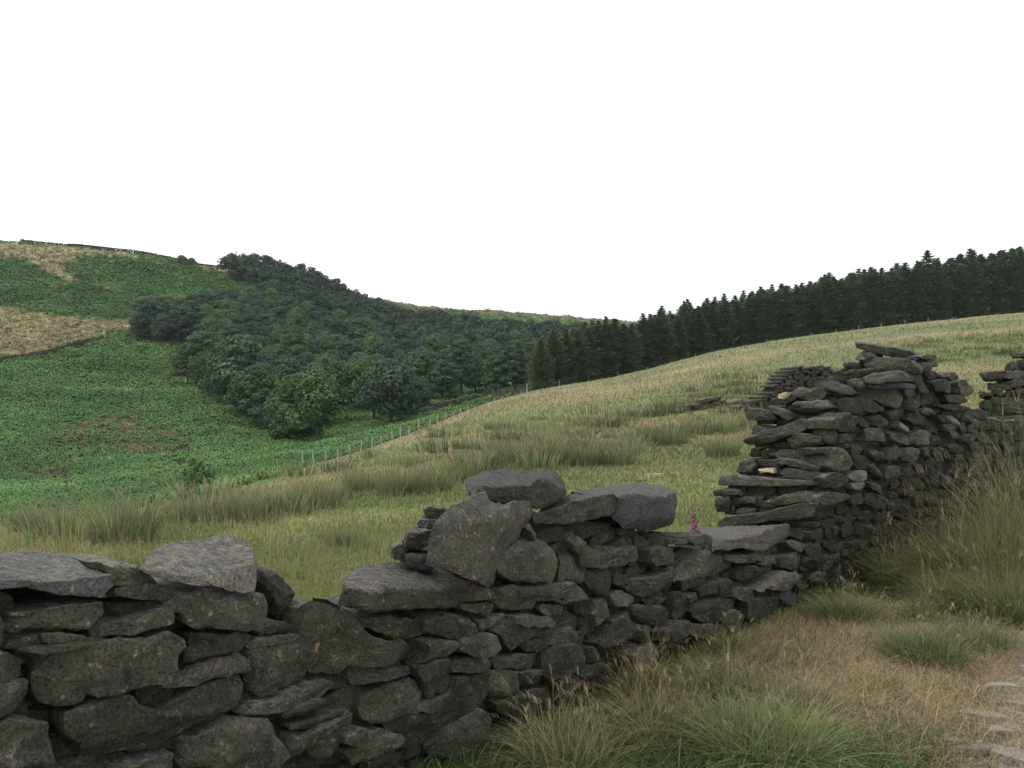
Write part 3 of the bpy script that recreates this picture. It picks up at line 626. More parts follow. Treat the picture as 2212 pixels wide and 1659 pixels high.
# frame plane [material] depth proud : points
TR = """
A 1 - .42 0 : 35,640 200,640 280,618 420,598 690,575 705,640 690,720 640,775 480,760 280,775 130,790 35,800
A 1 - .45 .01 : 700,720 860,700 1000,640 1090,600 1200,650 1215,700 1100,730 960,770 800,820 650,850 635,790 690,740
A 1 - .50 .02 : 1090,590 1180,490 1400,480 1600,520 1790,515 1840,650 1825,690 1740,745 1640,770 1400,752 1290,750 1215,715 1205,650
A 1 - .35 -.03 : 680,330 780,318 910,325 1000,380 1060,440 940,480 760,480 735,420
A 1 tan .2 -.06 : 820,480 870,470 900,490 860,500
A 1 - .35 -.03 : 700,545 740,490 830,480 1000,460 1180,490 1090,590 980,560 860,550
A 1 - .3 -.15 : 1700,440 1730,370 1850,365 1915,400 1950,520 1960,640 1980,690 1960,730 1850,720 1800,650 1750,520
A 1 - .3 0 : 30,860 120,820 265,790 290,850 160,890 40,905
A 1 - .3 -.01 : 270,785 420,780 540,800 630,830 500,850 300,860
A 1 - .3 .02 : 160,910 200,885 520,850 640,845 640,862 500,890 320,925 200,930
A 1 - .4 0 : -250,700 20,640 30,700 20,860 -250,880
A 1 - .45 .01 : 640,850 780,835 1000,795 1210,750 1240,790 1250,860 1190,910 1195,1000 1160,1060 1100,1100 920,1140 750,1180 560,1215 540,1250 430,1290 340,1300 290,1240 265,1130 255,1000 230,930 330,925 500,890
A 1 - .4 0 : -250,910 40,910 160,930 200,960 195,1060 170,1100 60,1120 -250,1125
A 1 - .4 .01 : -250,1135 100,1130 200,1110 260,1120 255,1200 210,1260 120,1330 0,1380 -250,1390
A 1 - .4 .03 : -250,1400 0,1390 130,1345 300,1340 370,1370 440,1460 520,1530 550,1600 550,1700 -250,1750
A 1 - .4 0 : 1245,790 1400,780 1640,780 1680,800 1600,860 1600,890 1450,920 1300,950 1200,965 1190,910 1250,870
A 1 - .4 -.01 : 1060,1130 1200,1060 1300,1000 1450,940 1590,905 1640,960 1650,1050 1450,1090 1280,1130 1180,1150 1060,1145
A 1 - .45 .02 : 430,1310 560,1250 720,1210 880,1175 960,1270 1060,1290 1170,1230 1300,1150 1450,1100 1640,1060 1670,1140 1660,1210 1600,1270 1490,1290 1420,1350 1330,1440 1200,1490 1150,1540 900,1610 740,1655 620,1655 560,1600 545,1520 460,1450 420,1370
A 1 - .4 .01 : 1640,880 1700,880 1850,850 1950,830 2000,860 2020,960 2060,1050 2000,1110 1850,1170 1730,1215 1680,1190 1670,1050 1650,960
A 1 - .35 -.03 : 1680,800 1800,800 1950,790 1990,830 1850,850 1700,880 1650,900 1610,870
A 1 dark .3 -.05 : 1690,770 1780,710 1860,705 1940,740 1930,790 1800,790 1700,795
A 1 - .4 0 : 1600,1340 1680,1250 1850,1185 2000,1120 2150,1080 2230,1130 2160,1190 2050,1230 1900,1290 1800,1330 1700,1350
A 1 - .4 .02 : 1200,1500 1330,1450 1430,1410 1520,1365 1700,1360 1850,1340 1880,1400 1890,1480 1900,1590 1860,1620 1840,1700 1150,1700 1200,1600
A 1 - .3 0 : 820,1620 1000,1590 1190,1550 1180,1700 700,1700
A 1 - .25 .01 : 1890,1300 2000,1250 2107,1210 2160,1215 2160,1240 2080,1280 1980,1330 1890,1350
A 1 rust .25 .02 : 1900,1385 2000,1350 2107,1310 2280,1270 2290,1290 2180,1350 2050,1420 1960,1430 1900,1410
A 1 rust .25 .03 : 1910,1490 1930,1460 2050,1430 2200,1350 2340,1290 2360,1300 2340,1360 2240,1400 2100,1480 2030,1540 1990,1590 1930,1615 1910,1580
B 1 - .4 .01 : 75,700 100,630 180,590 330,600 430,660 500,760 600,830 660,850 870,840 885,900 850,990 640,1000 480,990 370,980 300,1030 150,1080 125,960 90,850
B 1 - .4 -.02 : 440,660 560,670 760,675 850,690 895,700 895,780 850,820 720,830 640,830 560,760 500,720
B 1 - .35 0 : 905,690 960,660 1080,650 1170,665 1200,700 1215,780 1150,820 1050,830 960,800 910,770
B 1 - .3 -.02 : 1110,590 1200,580 1320,590 1340,640 1270,665 1160,640 1110,625
B 1 - .4 .01 : 1390,480 1550,470 1750,460 1960,455 1970,520 1940,570 1850,590 1700,580 1630,590 1610,640 1520,665 1420,650 1370,600 1330,560 1340,500
B 1 - .3 -.02 : 1640,600 1770,600 1775,650 1690,670 1630,640
B 1 - .3 0 : 1215,700 1300,690 1380,650 1410,680 1360,720 1260,770 1220,760
B 1 - .3 -.02 : 1290,780 1370,720 1420,685 1500,680 1550,740 1640,745 1650,800 1560,820 1500,850 1440,900 1380,880 1360,800
B 1 - .3 .02 : 1480,690 1560,670 1700,680 1750,720 1750,760 1650,745 1480,735
B 1 - .3 .01 : 1130,820 1200,790 1300,780 1350,800 1360,900 1330,935 1170,930 1135,890
B 1 - .3 -.01 : 895,850 960,830 1090,840 1115,880 1080,920 950,960 860,980 890,910
B 1 - .3 0 : 1070,960 1150,950 1300,945 1320,1010 1290,1030 1150,1045 1070,1030
B 1 - .3 0 : 1340,930 1450,925 1640,915 1650,970 1640,1010 1500,1020 1350,1010
B 1 dark .3 -.03 : 320,1030 380,990 620,1005 830,1000 820,1050 700,1080 520,1110 420,1130 340,1110
B 1 - .3 -.01 : 830,1000 900,980 1040,935 1060,980 1060,1080 1070,1140 950,1190 890,1220 870,1100 830,1050
B 1 - .35 0 : 460,1230 600,1160 760,1100 850,1080 870,1130 870,1200 830,1260 760,1310 650,1360 520,1370 470,1340
B 1 - .4 .01 : 1080,1060 1200,1050 1270,1035 1290,1100 1290,1200 1240,1270 1130,1350 1040,1400 960,1480 890,1570 840,1590 760,1580 740,1480 640,1400 640,1380 780,1310 890,1235 1050,1160
B 1 - .3 0 : 1290,1030 1400,1025 1480,1040 1490,1180 1440,1220 1350,1250 1290,1230 1300,1120
B 1 - .3 .01 : 1480,1040 1550,1030 1640,1020 1650,1070 1660,1110 1580,1120 1500,1120
B 1 - .3 .02 : 1650,900 1750,880 1860,845 1910,870 1920,1010 1850,1060 1760,1080 1700,1105 1660,1080 1650,980
B 1 - .3 0 : 1500,820 1650,820 1700,850 1680,900 1550,905 1490,880
B 1 - .3 0 : 1690,860 1740,790 1850,740 1890,810 1830,850 1740,880
B 1 - .3 0 : 1360,1240 1450,1215 1560,1170 1700,1130 1720,1190 1700,1230 1560,1290 1440,1340 1370,1310
B 1 dark .3 -.02 : 1440,1340 1560,1300 1700,1250 1740,1290 1740,1380 1600,1400 1480,1400
B 1 - .3 0 : 1740,1130 1870,1060 1900,1100 1880,1160 1800,1210 1740,1230
B 1 - .35 .03 : 900,1560 1000,1440 1130,1350 1280,1265 1330,1330 1350,1420 1300,1560 1150,1600 1000,1620 910,1600
B 1 - .3 .02 : 340,1460 430,1400 500,1410 515,1450 490,1510 400,1530 340,1500
B 1 - .3 .03 : 520,1430 640,1410 740,1460 740,1510 640,1560 560,1620 400,1640 340,1560 430,1530
B 1 - .3 0 : 1930,990 2020,970 2040,1060 1940,1100 1890,1040
B 1 - .3 -.01 : 1890,880 1960,860 2020,900 2020,960 1925,980
B 1 - .3 0 : 180,1420 330,1370 340,1460 320,1560 200,1640 120,1560
B 1 - .3 0 : 1350,1420 1480,1400 1600,1400 1560,1520 1400,1560 1300,1560
B 1 - .3 0 : 1740,1290 1880,1180 2010,1180 1990,1300 1850,1400 1740,1380
C 1 - .45 .02 : 960,770 1100,650 1200,625 1320,640 1350,680 1360,780 1350,890 1300,935 1180,935 1050,910 960,880 940,840
C 1 rust .3 -.07 : 1360,640 1420,620 1480,740 1530,830 1545,930 1350,930 1355,800
C 1 - .35 -.02 : 1400,640 1440,590 1500,570 1540,620 1550,800 1520,820 1460,720
C 1 - .45 .02 : 1545,690 1700,720 1900,690 1950,680 1940,720 1930,800 1800,830 1700,820 1560,850 1540,780
C 1 - .3 0 : 1590,850 1680,830 1725,860 1720,930 1660,1010 1600,1000 1580,930
C 1 - .3 0 : 1725,870 1850,890 1840,940 1760,950 1700,930
C 1 - .3 0 : 1945,720 2020,700 2110,720 2110,800 2000,820 1940,800
C 1 - .3 -.01 : 1600,1060 1640,1040 1700,1080 1690,1160 1630,1220 1600,1150
C 1 - .3 0 : 1700,1180 1820,1120 1860,1170 1780,1210 1700,1220
C 1 - .3 0 : 1200,660 1130,560 1180,540 1220,600
Q 1 - .3 0 : 840,380 1000,385 1005,420 900,430 820,430
Q 1 - .35 .01 : 1020,350 1190,330 1195,400 1180,440 1020,445 1000,400
Q 1 - .35 0 : 610,460 700,450 840,470 880,540 870,590 760,620 650,640 610,590
Q 1 - .4 .02 : 900,580 980,510 1080,490 1180,480 1300,540 1420,600 1480,640 1470,700 1400,720 1250,730 1100,740 960,740 880,760 880,680
Q 1 - .3 .02 : 880,770 1000,740 1120,750 1200,770 1100,810 1000,840 910,860
Q 1 - .3 0 : 1320,520 1450,525 1560,510 1680,490 1700,530 1700,590 1560,600 1430,600 1350,570
Q 1 - .3 0 : 1700,530 1770,540 1790,600 1720,640 1600,600 1690,590
Q 1 - .3 0 : 1480,650 1600,620 1680,650 1770,660 1700,710 1600,740 1480,775 1430,760 1440,700
Q 1 - .3 .01 : 1100,810 1200,790 1320,750 1420,755 1440,790 1400,860 1290,890 1160,910 1070,920 1060,860
Q 1 pale .3 .05 : 1650,860 1700,790 1800,740 1850,690 1990,680 2010,760 2030,850 1970,870 1860,860 1750,870
Q 1 - .3 0 : 2030,800 2090,810 2115,850 2040,855
Q 1 - .3 0 : 300,710 400,720 430,760 370,810 320,820 270,790 260,740
Q 1 - .35 0 : 380,840 460,770 560,740 700,720 830,670 870,680 870,830 750,880 640,910 550,940 490,930 430,880
Q 1 rust .3 .01 : 210,910 270,860 350,870 430,900 480,930 450,980 380,1030 290,1020 220,970
Q 1 - .3 0 : 620,920 800,940 830,950 820,1000 700,1005 560,985 540,950
Q 1 - .35 .02 : 450,1020 560,990 680,1010 740,1030 830,1080 840,1150 800,1190 640,1200 500,1180 440,1080
Q 1 - .3 0 : 850,880 920,900 980,990 1010,1080 960,1110 860,1150 830,1000
Q 1 rust .3 .02 : 950,900 1040,880 1070,940 1040,990 990,980 960,940
Q 1 - .3 .01 : 1050,990 1170,950 1300,930 1400,930 1410,990 1350,1040 1280,1110 1240,1180 1150,1180 1060,1140 1010,1080
Q 1 - .3 .02 : 1440,860 1520,830 1590,830 1570,900 1550,960 1510,975 1440,930
Q 1 - .3 .02 : 1560,980 1600,940 1750,930 1830,940 1850,1020 1800,1090 1700,1140 1600,1160 1545,1120 1560,1050
Q 1 dark .3 0 : 1850,880 1970,890 2060,930 2100,970 2040,1010 1900,1000 1850,950
Q 1 - .3 .03 : 1270,1120 1340,1070 1420,1050 1530,1120 1520,1180 1500,1260 1400,1260 1320,1200
Q 1 - .3 .03 : 1540,1170 1680,1160 1730,1210 1740,1250 1660,1290 1560,1260 1520,1220
Q 1 - .3 .03 : 1800,1130 1900,1100 1975,1110 1940,1160 1850,1190 1750,1200 1720,1150
Q 1 - .35 .02 : 240,1160 330,1120 430,1130 470,1180 540,1190 560,1300 530,1350 400,1370 280,1400 170,1420 150,1360 200,1300
Q 1 - .3 .01 : 540,1200 600,1180 650,1240 640,1330 560,1360
Q 1 - .3 .01 : 660,1250 780,1220 900,1150 970,1150 990,1200 960,1300 860,1340 700,1370 650,1340
Q 1 pale .3 .05 : 400,1440 440,1400 620,1370 700,1380 740,1450 700,1560 600,1590 480,1540 420,1480
Q 1 - .3 .02 : 1010,1180 1200,1190 1320,1200 1310,1260 1180,1330 1060,1300 1000,1240
Q 1 pale .3 .02 : 1930,390 1990,385 2050,450 2080,530 2060,560 1980,480
Q 1 - .3 .02 : 1880,560 1940,530 1990,490 2050,560 2060,640 1980,680 1880,650
Q 2 - .3 .03 : 2080,470 2190,420 2260,430 2280,680 2120,700 2060,660 2060,580 2110,540
Q 2 - .3 .02 : 1920,280 2000,310 2070,370 2110,400 2110,480 2060,450 1990,380 1930,350
Q 2 - .3 .02 : 2100,760 2130,720 2212,680 2300,700 2280,740 2200,780 2110,785
T E - .6 .05 : 115,1330 300,1320 560,1350 760,1370 960,1370 1080,1390 1040,1440 900,1440 700,1435 400,1440 200,1430 115,1420
T E - .5 .02 : 70,1470 180,1450 330,1460 350,1510 200,1525 70,1525
T E - .5 0 : 100,1540 230,1530 240,1600 200,1680 90,1680
T E - .5 0 : 240,1540 400,1520 490,1530 480,1590 350,1610 240,1610
T E - .6 .03 : 460,1600 560,1560 760,1510 960,1470 1030,1470 1030,1530 960,1560 800,1600 600,1640 500,1640
H E - .6 .06 : 905,1580 1100,1540 1400,1500 1650,1440 1800,1400 1940,1420 1950,1480 1860,1560 1700,1580 1400,1600 1150,1640 910,1640
T E - .5 .02 : 260,1300 340,1190 420,1170 460,1220 440,1310 300,1320
T E tan .3 .03 : 495,1270 560,1255 650,1260 645,1310 570,1290 500,1315
T E dark .5 .06 : 680,1290 740,1250 900,1270 1080,1290 1100,1340 1000,1370 850,1350 730,1330
T E - .5 .08 : 600,1180 700,1160 850,1180 1000,1220 1090,1260 1080,1290 940,1270 820,1240 700,1210 610,1200
T E - .5 0 : 580,1120 740,1090 1000,1070 1150,1070 1180,1130 1080,1150 850,1160 650,1150
T E - .7 .12 : 340,1020 370,970 480,920 600,900 760,840 880,790 980,790 1000,830 940,900 850,940 740,970 600,1010 480,1040 390,1045
T E - .5 .12 : 760,980 860,930 1000,940 1100,970 1090,1050 960,1080 830,1080 770,1040
T E - .5 .08 : 1030,850 1150,860 1230,930 1240,1010 1150,1040 1080,1030 1070,960 960,900
T E - .5 .05 : 355,680 420,690 560,700 640,740 680,800 560,820 400,810 370,740
T E - .4 .10 : 590,680 640,670 700,690 800,750 820,790 760,810 680,760 610,710
T E dark .5 0 : 460,850 560,870 620,900 420,940 430,890
T E - .5 .06 : 750,690 850,640 1000,620 1150,610 1200,680 1240,690 1100,720 950,750 850,740 770,720
T E - .5 .05 : 1000,790 1100,760 1240,740 1230,800 1130,830 1020,830
T E tan .25 .10 : 680,560 740,540 780,545 770,580 740,610 680,600
T E - .4 .06 : 690,625 780,560 830,540 900,510 1090,500 1150,560 1080,610 950,610 850,600 740,650
T E pale .4 .10 : 1095,430 1200,440 1340,490 1440,560 1300,570 1150,520 1100,490
T E - .5 .02 : 1300,430 1460,420 1520,480 1500,560 1440,560 1320,480
T E - .5 0 : 1260,370 1400,320 1600,320 1720,330 1640,380 1480,410 1300,440 1180,420 1160,370
T E - .5 .10 : 1480,400 1580,370 1720,340 1870,350 1910,400 1880,440 1760,440 1640,460 1520,450
T E dark .5 0 : 1520,490 1600,470 1750,450 1880,450 1880,500 1740,500 1600,520
T E - .5 0 : 1470,280 1560,220 1700,210 1880,220 1950,270 2030,340 1980,370 1870,350 1700,330 1550,310
T E - .4 0 : 1300,265 1450,260 1460,310 1450,330 1300,330
T E - .4 0 : 1400,190 1460,180 1530,240 1500,265 1400,230
T E - .4 -.05 : 1440,180 1480,148 1560,170 1580,210 1530,240
T 2 - .4 .02 : 1900,220 2000,210 2040,250 1950,265
T 2 - .4 .02 : 2050,200 2100,185 2200,190 2200,240 2120,240 2060,220
T 2 - .4 0 : 2120,245 2200,245 2205,300 2150,310
T 2 - .3 .02 : 1320,740 1380,730 1420,780 1440,860 1400,920 1300,910 1290,820
T 2 - .3 0 : 1210,790 1290,770 1290,900 1220,890
T 2 - .3 0 : 1460,790 1530,770 1580,830 1560,870 1480,860
T 2 - .3 .03 : 1600,770 1700,750 1750,800 1750,870 1670,880 1600,850
T 2 - .3 .02 : 1540,880 1620,870 1720,890 1740,950 1720,1020 1620,1010 1530,1000
T 2 - .3 .03 : 1740,900 1850,890 1920,950 1940,1040 1850,1030 1770,1000
T 2 - .3 0 : 1280,950 1380,930 1420,990 1380,1010 1290,1030
T 2 - .35 .05 : 1190,1090 1320,1040 1360,1110 1400,1200 1390,1280 1280,1300 1170,1250
T 2 - .3 0 : 1380,1050 1450,1030 1490,1080 1450,1150 1400,1160
T 2 - .3 .02 : 1420,1160 1500,1130 1560,1200 1550,1270 1470,1280 1410,1230
T 2 - .3 0 : 1560,1220 1620,1220 1700,1300 1700,1370 1640,1330 1580,1280
T 2 - .3 .02 : 1590,1100 1650,1080 1710,1120 1710,1180 1640,1190 1590,1150
T 2 - .3 .03 : 1880,1080 1960,1060 2030,1080 2050,1150 2000,1220 1900,1200 1870,1130
T 2 - .3 .01 : 1710,1260 1800,1230 1860,1240 1880,1320 1800,1350 1710,1370
T 2 pale .3 .05 : 1390,1310 1450,1280 1560,1280 1560,1370 1450,1395 1380,1360
T 2 - .35 .05 : 1150,1330 1250,1300 1350,1330 1390,1400 1390,1470 1280,1470 1170,1440
T 2 - .3 .04 : 1090,1530 1200,1480 1290,1490 1400,1520 1350,1570 1250,1600 1180,1610 1100,1590
T 2 pale .3 .05 : 1400,1400 1500,1390 1550,1440 1510,1480 1420,1450
T 2 - .3 .03 : 1560,1400 1620,1390 1710,1480 1690,1520 1600,1460
T 2 - .3 .02 : 1390,1540 1480,1490 1510,1590 1420,1620 1390,1590
T 2 - .3 .02 : 1520,1500 1600,1490 1630,1560 1600,1620 1520,1610
T 2 - .3 .02 : 1720,730 1820,700 1880,740 1860,790 1780,800
T 2 - .3 .02 : 1960,740 2080,760 2150,800 2120,870 1980,850 1930,800
T 2 pale .3 .04 : 1830,820 1880,820 1960,900 1930,920 1850,870
T 2 - .3 .03 : 1450,590 1560,560 1620,640 1710,680 1700,720 1560,740 1470,700
T 2 - .3 .0 : 1530,520 1700,500 1880,470 1910,540 1850,680 1740,680 1640,620 1540,570
T 2 - .3 .03 : 1920,460 2010,500 2030,560 1920,590 1900,520
T 2 - .3 .06 : 2020,380 2090,430 2130,520 2100,570 2030,540 1990,430
T 2 - .3 .02 : 1940,600 2020,580 2050,700 2050,750 1980,720
T 2 - .3 .02 : 2040,260 2140,260 2150,340 2080,340 2030,300
T 2 - .3 0 : 2060,350 2150,350 2200,420 2130,420
T 2 - .3 .02 : 1730,1100 1810,1050 1870,1080 1860,1130 1800,1190 1730,1180
T 2 - .3 .02 : 1220,1060 1120,1080 1140,1170 1180,1100
G 2 - .35 .02 : 1320,420 1480,400 1525,440 1510,500 1440,510 1400,470 1310,470
G 2 - .35 .03 : 1240,500 1370,480 1450,540 1480,650 1380,650 1260,600
G 2 - .4 .0 : 1510,530 1580,490 1640,530 1690,600 1660,650 1590,680 1520,640
G 2 - .3 .03 : 1350,660 1530,660 1640,740 1560,760 1400,740
G 2 - .3 .03 : 1280,780 1440,760 1640,780 1700,830 1560,840 1400,830
G 2 - .3 .02 : 1120,820 1210,800 1260,870 1200,880 1130,870
G 2 pale .3 .04 : 1380,890 1460,880 1520,960 1510,990 1440,970
G 2 - .3 .02 : 1270,880 1360,880 1400,950 1330,960
G 2 - .3 .04 : 1550,1130 1650,1090 1730,1160 1660,1180 1560,1180
G 2 - .3 .03 : 1420,1200 1500,1180 1570,1250 1500,1310 1440,1290
G 2 - .3 .03 : 1640,1180 1740,1180 1780,1240 1700,1290 1640,1250
G 2 - .3 .02 : 1340,990 1450,960 1500,1020 1430,1060 1350,1060
G 2 - .3 .03 : 1400,1060 1500,1050 1530,1130 1450,1140
G 2 - .3 .02 : 1520,1000 1600,970 1620,1060 1550,1080
G 2 - .3 .02 : 1640,920 1720,920 1740,990 1660,980
G 2 rust .3 .01 : 1000,1100 1080,1040 1210,1080 1200,1200 1050,1220 970,1180
G 2 - .3 .02 : 1110,1250 1200,1230 1220,1340 1120,1330
G 2 - .3 .02 : 1480,1320 1560,1320 1600,1400 1500,1400
G 2 - .3 .02 : 1250,1250 1360,1240 1390,1330 1270,1350
G 3 pale .8 .06 : 1700,400 1800,385 2212,395 2400,400 2400,480 2212,480 1880,490 1720,490 1690,450
G 3 - .7 .03 : 1800,520 2000,500 2212,480 2400,470 2400,530 2212,550 2050,580 1850,580 1800,560
G 3 - .5 0 : 1780,640 1870,630 1860,670 1770,670
G 3 - .6 0 : 1880,640 2000,640 2100,600 2212,580 2400,590 2400,650 2180,660 2050,660 1900,680
G 3 - .5 -.05 : 2000,370 2050,290 2130,280 2150,380 2010,385
G 3 - .5 -.05 : 2100,210 2212,170 2400,170 2400,240 2212,240 2080,240
G 3 dark .5 -.05 : 2140,280 2212,255 2400,250 2400,385 2150,380
G 3 - .6 .02 : 1730,730 1850,690 2050,690 2230,700 2400,700 2400,740 1850,770 1740,760
G 3 - .6 .03 : 1740,860 1780,800 1950,770 2212,750 2400,750 2400,850 2150,860 1900,880
G 3 - .5 .0 : 1780,910 1900,900 2100,880 2400,860 2400,960 2000,950 1850,960
G 3 - .5 .0 : 1700,950 1850,970 2100,970 2400,980 2400,1080 2000,1080 1740,1060
G 3 - .5 .0 : 1760,1090 2000,1090 2400,1090 2400,1200 2000,1200 1780,1180
"""
low = empty('dry_stone_wall', (1.2, 5.8, 0)); low['kind'] = 'thing'; tag(low, 'low broken dark gritstone wall across the foreground, missing most of its topstones', 'stone wall')
tall = empty('dry_stone_wall', (4.2, 8.7, 0)); tall['kind'] = 'thing'; tag(tall, 'tall standing stretch of dark dry stone wall with a ragged stepped end', 'stone wall')
pier = empty('dry_stone_wall', (6.0, 10.3, 0)); pier['kind'] = 'thing'; tag(pier, 'separate stack of flat slabs beyond the gap at the right edge of the picture', 'stone wall')
OWN = {'1': low, '2': tall, 'E': tall, '3': pier}; lst = {low.name: [], tall.name: [], pier.name: []}
fill = {low.name: [], tall.name: [], pier.name: []}
for q, ln in enumerate(TR.strip().splitlines()):
    head, pts = ln.split(' : '); fr, pln, mt, dep, proud = head.split(); poly = P_(fr, pts); O, n, into = PLN[pln]; poly = np.array(poly)
    c = poly.mean(0); rs = random.Random(q); area = .5 * abs(sum(poly[a - 1][0] * poly[a][1] - poly[a][0] * poly[a - 1][1] for a in range(len(poly))))
    W = np.array([onplane(x, y, O, n) for x, y in poly]); W0 = W.mean(0)
    # real tilt of each face and how far it stands proud
    ti = rs.uniform(-.10, .10); tz = rs.uniform(-.14, .22); T = float(dep) * rs.uniform(.85, 1.15)
    al = np.cross([0, 0, 1], into); off = -(float(proud) + rs.uniform(-.012, .022)) + (W - W0) @ al * ti + (W[:, 2] - W0[2]) * tz
    # slide each corner along its sight line so the outline keeps its place while the face tilts
    dirs = W - EYEV; W = W + dirs * (off / (dirs @ into))[:, None]
    npt = 56 if pln == '1' and c[0] < 1100 else 40 if area > 400 else 26
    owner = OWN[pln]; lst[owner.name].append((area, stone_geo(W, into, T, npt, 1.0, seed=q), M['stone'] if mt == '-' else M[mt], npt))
def flush(owner, cap=100):
    L = sorted(lst[owner.name], key=lambda a: -a[0])
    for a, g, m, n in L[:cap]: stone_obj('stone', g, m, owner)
    for a, g, m, n in L[cap:]: fill[owner.name].append(g)
# smaller stones packed behind and between the traced ones, over the whole thickness
def course_fill(owner, O, d, into, s0, s1, top, depths, size=(.16, .30), hh=(.055, .11), z0=-.05, seedb=0, n=18):
    rs = random.Random(seedb)
    for dep in depths:
        z = z0
        while z < 3.2:
            h = rs.uniform(*hh); s = s0 + rs.uniform(-.1, 0); zb0 = z
            while s < s1:
                L = rs.uniform(*size); sm = s + L / 2; tz = top(sm)
                if z + h * .6 < tz - (0.0 if dep > .1 else 0):
                    g = .004; w = L - g; jit = lambda a: rs.uniform(-a, a); tilt = rs.uniform(-.22, .22); z = zb0 + jit(.025)
                    pts = [(-.5, -.35 + jit(.1)), (-.42 + jit(.05), -.5), (.1, -.5 + jit(.06)), (.44, -.5 + jit(.05)), (.5, -.2 + jit(.15)), (.48, .38 + jit(.1)), (.3, .5), (-.1, .5 + jit(.07)), (-.46, .45 + jit(.08)), (-.5, .1)]
                    W = np.array([O + d * (sm + p * w) + into * (dep + jit(.012)) + np.array([0, 0, z + h / 2 + r * (h - g) + tilt * p * w]) for p, r in pts])
                    if not (dep > .1 and z < tz - .35): fill[owner.name].append(stone_geo(W, into, rs.uniform(.12, .2), n, .8, seed=rs.randrange(10 ** 6), rings=(0, .6, .9)))
                s += L
            z = zb0 + h
def flushfill(owner, mat):
    V, f3, f4, o = [], [], [], 0
    for g in fill[owner.name]:
        V.append(g[0]); f3 += [(g[1][:, ::-1] + o).tolist(), (g[3] + o).tolist()]; f4.append((g[2] + o).tolist()); o += len(g[0])
    me = bpy.data.meshes.new('small_stones'); fs = [t for l in f3 for t in l] + [t for l in f4 for t in l]
    me.from_pydata((np.concatenate(V) - np.array(owner.location)).tolist(), [], fs); me.materials.append(mat); me.polygons.foreach_set('use_smooth', np.ones(len(fs), bool))
    try: me.set_sharp_from_angle(angle=math.radians(30))
    except Exception: pass
    x = link('small_stones', me, owner); x['kind'] = 'stuff'
def hearting(owner, O, d, into, prof, T, dep=.10, skew=0, mat='heart'):
    S = np.arange(prof[0][0], prof[-1][0], .05); V = []; k = len(S)
    for s in S:
        tz = np.interp(s, [p[0] for p in prof], [p[1] for p in prof]); 
        for (dd, z) in ((dep, -.4), (dep, tz * .5), (dep + .01, tz - .04), (dep + T * .3, tz), (dep + T * .7, tz), (T - .06, tz - .04), (T - .05, tz * .5), (T - .05, -.4)):
            V.append(O + d * s + into * dd + np.array([0, 0, z]))
    V = np.array(V); V = V + np.stack([pnoise(V, 9, 1), pnoise(V, 9, 7), pnoise(V, 9, 3)], -1) * .03
    Fq = [(a * 8 + b, (a + 1) * 8 + b, (a + 1) * 8 + b + 1, a * 8 + b + 1) for a in range(k - 1) for b in range(7)] + [(0, 1, 2, 3), (0, 3, 4, 5), (0, 5, 6, 7)] + [((k - 1) * 8 + a, (k - 1) * 8 + b, (k - 1) * 8 + c_, (k - 1) * 8 + e) for a, b, c_, e in ((3, 2, 1, 0), (5, 4, 3, 0), (7, 6, 5, 0))]
    me = bpy.data.meshes.new('hearting'); me.from_pydata((V - np.array(owner.location)).tolist(), [], Fq); me.materials.append(M[mat]); link('hearting', me, owner)
def s_of(px, O, d):   # distance along the wall of a photo column
    u = (px - CX) / F; return float((u * O[1] - O[0]) / (d[0] - u * d[1]))
def z_on(px, py, O, n): return float(onplane(px, py, O, n)[2])
# profile of the low wall (photo column, row just below its visible top)
prof1 = [(s_of(x, O1, D1), z_on(x, y, O1, N1) - dz) for x, y, dz in [(-850, 1295, 0), (-300, 1295, 0), (0, 1295, .0), (240, 1300, 0), (330, 1330, 0), (560, 1330, .02), (600, 1380, 0), (650, 1420, 0), (690, 1420, 0), (730, 1400, 0), (760, 1350, 0), (900, 1335, 0), (1050, 1290, 0), (1090, 1190, 0), (1125, 1135, 0), (1250, 1125, 0), (1405, 1130, 0), (1440, 1160, 0), (1465, 1195, 0), (1560, 1195, 0), (1700, 1190, 0), (1800, 1190, 0)]]
t1 = lambda s: np.interp(s, [p[0] for p in prof1], [p[1] for p in prof1])
course_fill(low, O1, D1, N1, prof1[0][0], prof1[-1][0] + .15, lambda s: t1(s) + .02, (.075, .30), seedb=3)
hearting(low, O1, D1, N1, prof1, .58, .14)
zt = lambda x, y: z_on(x, y, O2, N2)
prof2 = [(s_of(x, O2, D2), zt(x, y)) for x, y in [(1752, 1150), (1790, 1080), (1830, 960), (1880, 850), (1920, 815), (1965, 800), (2040, 800), (2060, 830), (2085, 872), (2110, 893), (2130, 898), (2230, 905)]]
t2 = lambda s: np.interp(s, [p[0] for p in prof2], [p[1] for p in prof2])
course_fill(tall, O2, D2, N2, -.15, prof2[-1][0], lambda s: t2(s) + .02, (.06, .32, .62), size=(.10, .26), hh=(.07, .15), seedb=8)
hearting(tall, O2, D2, N2, [(p[0] + .12, p[1] - .06) for p in prof2], .62, .12)
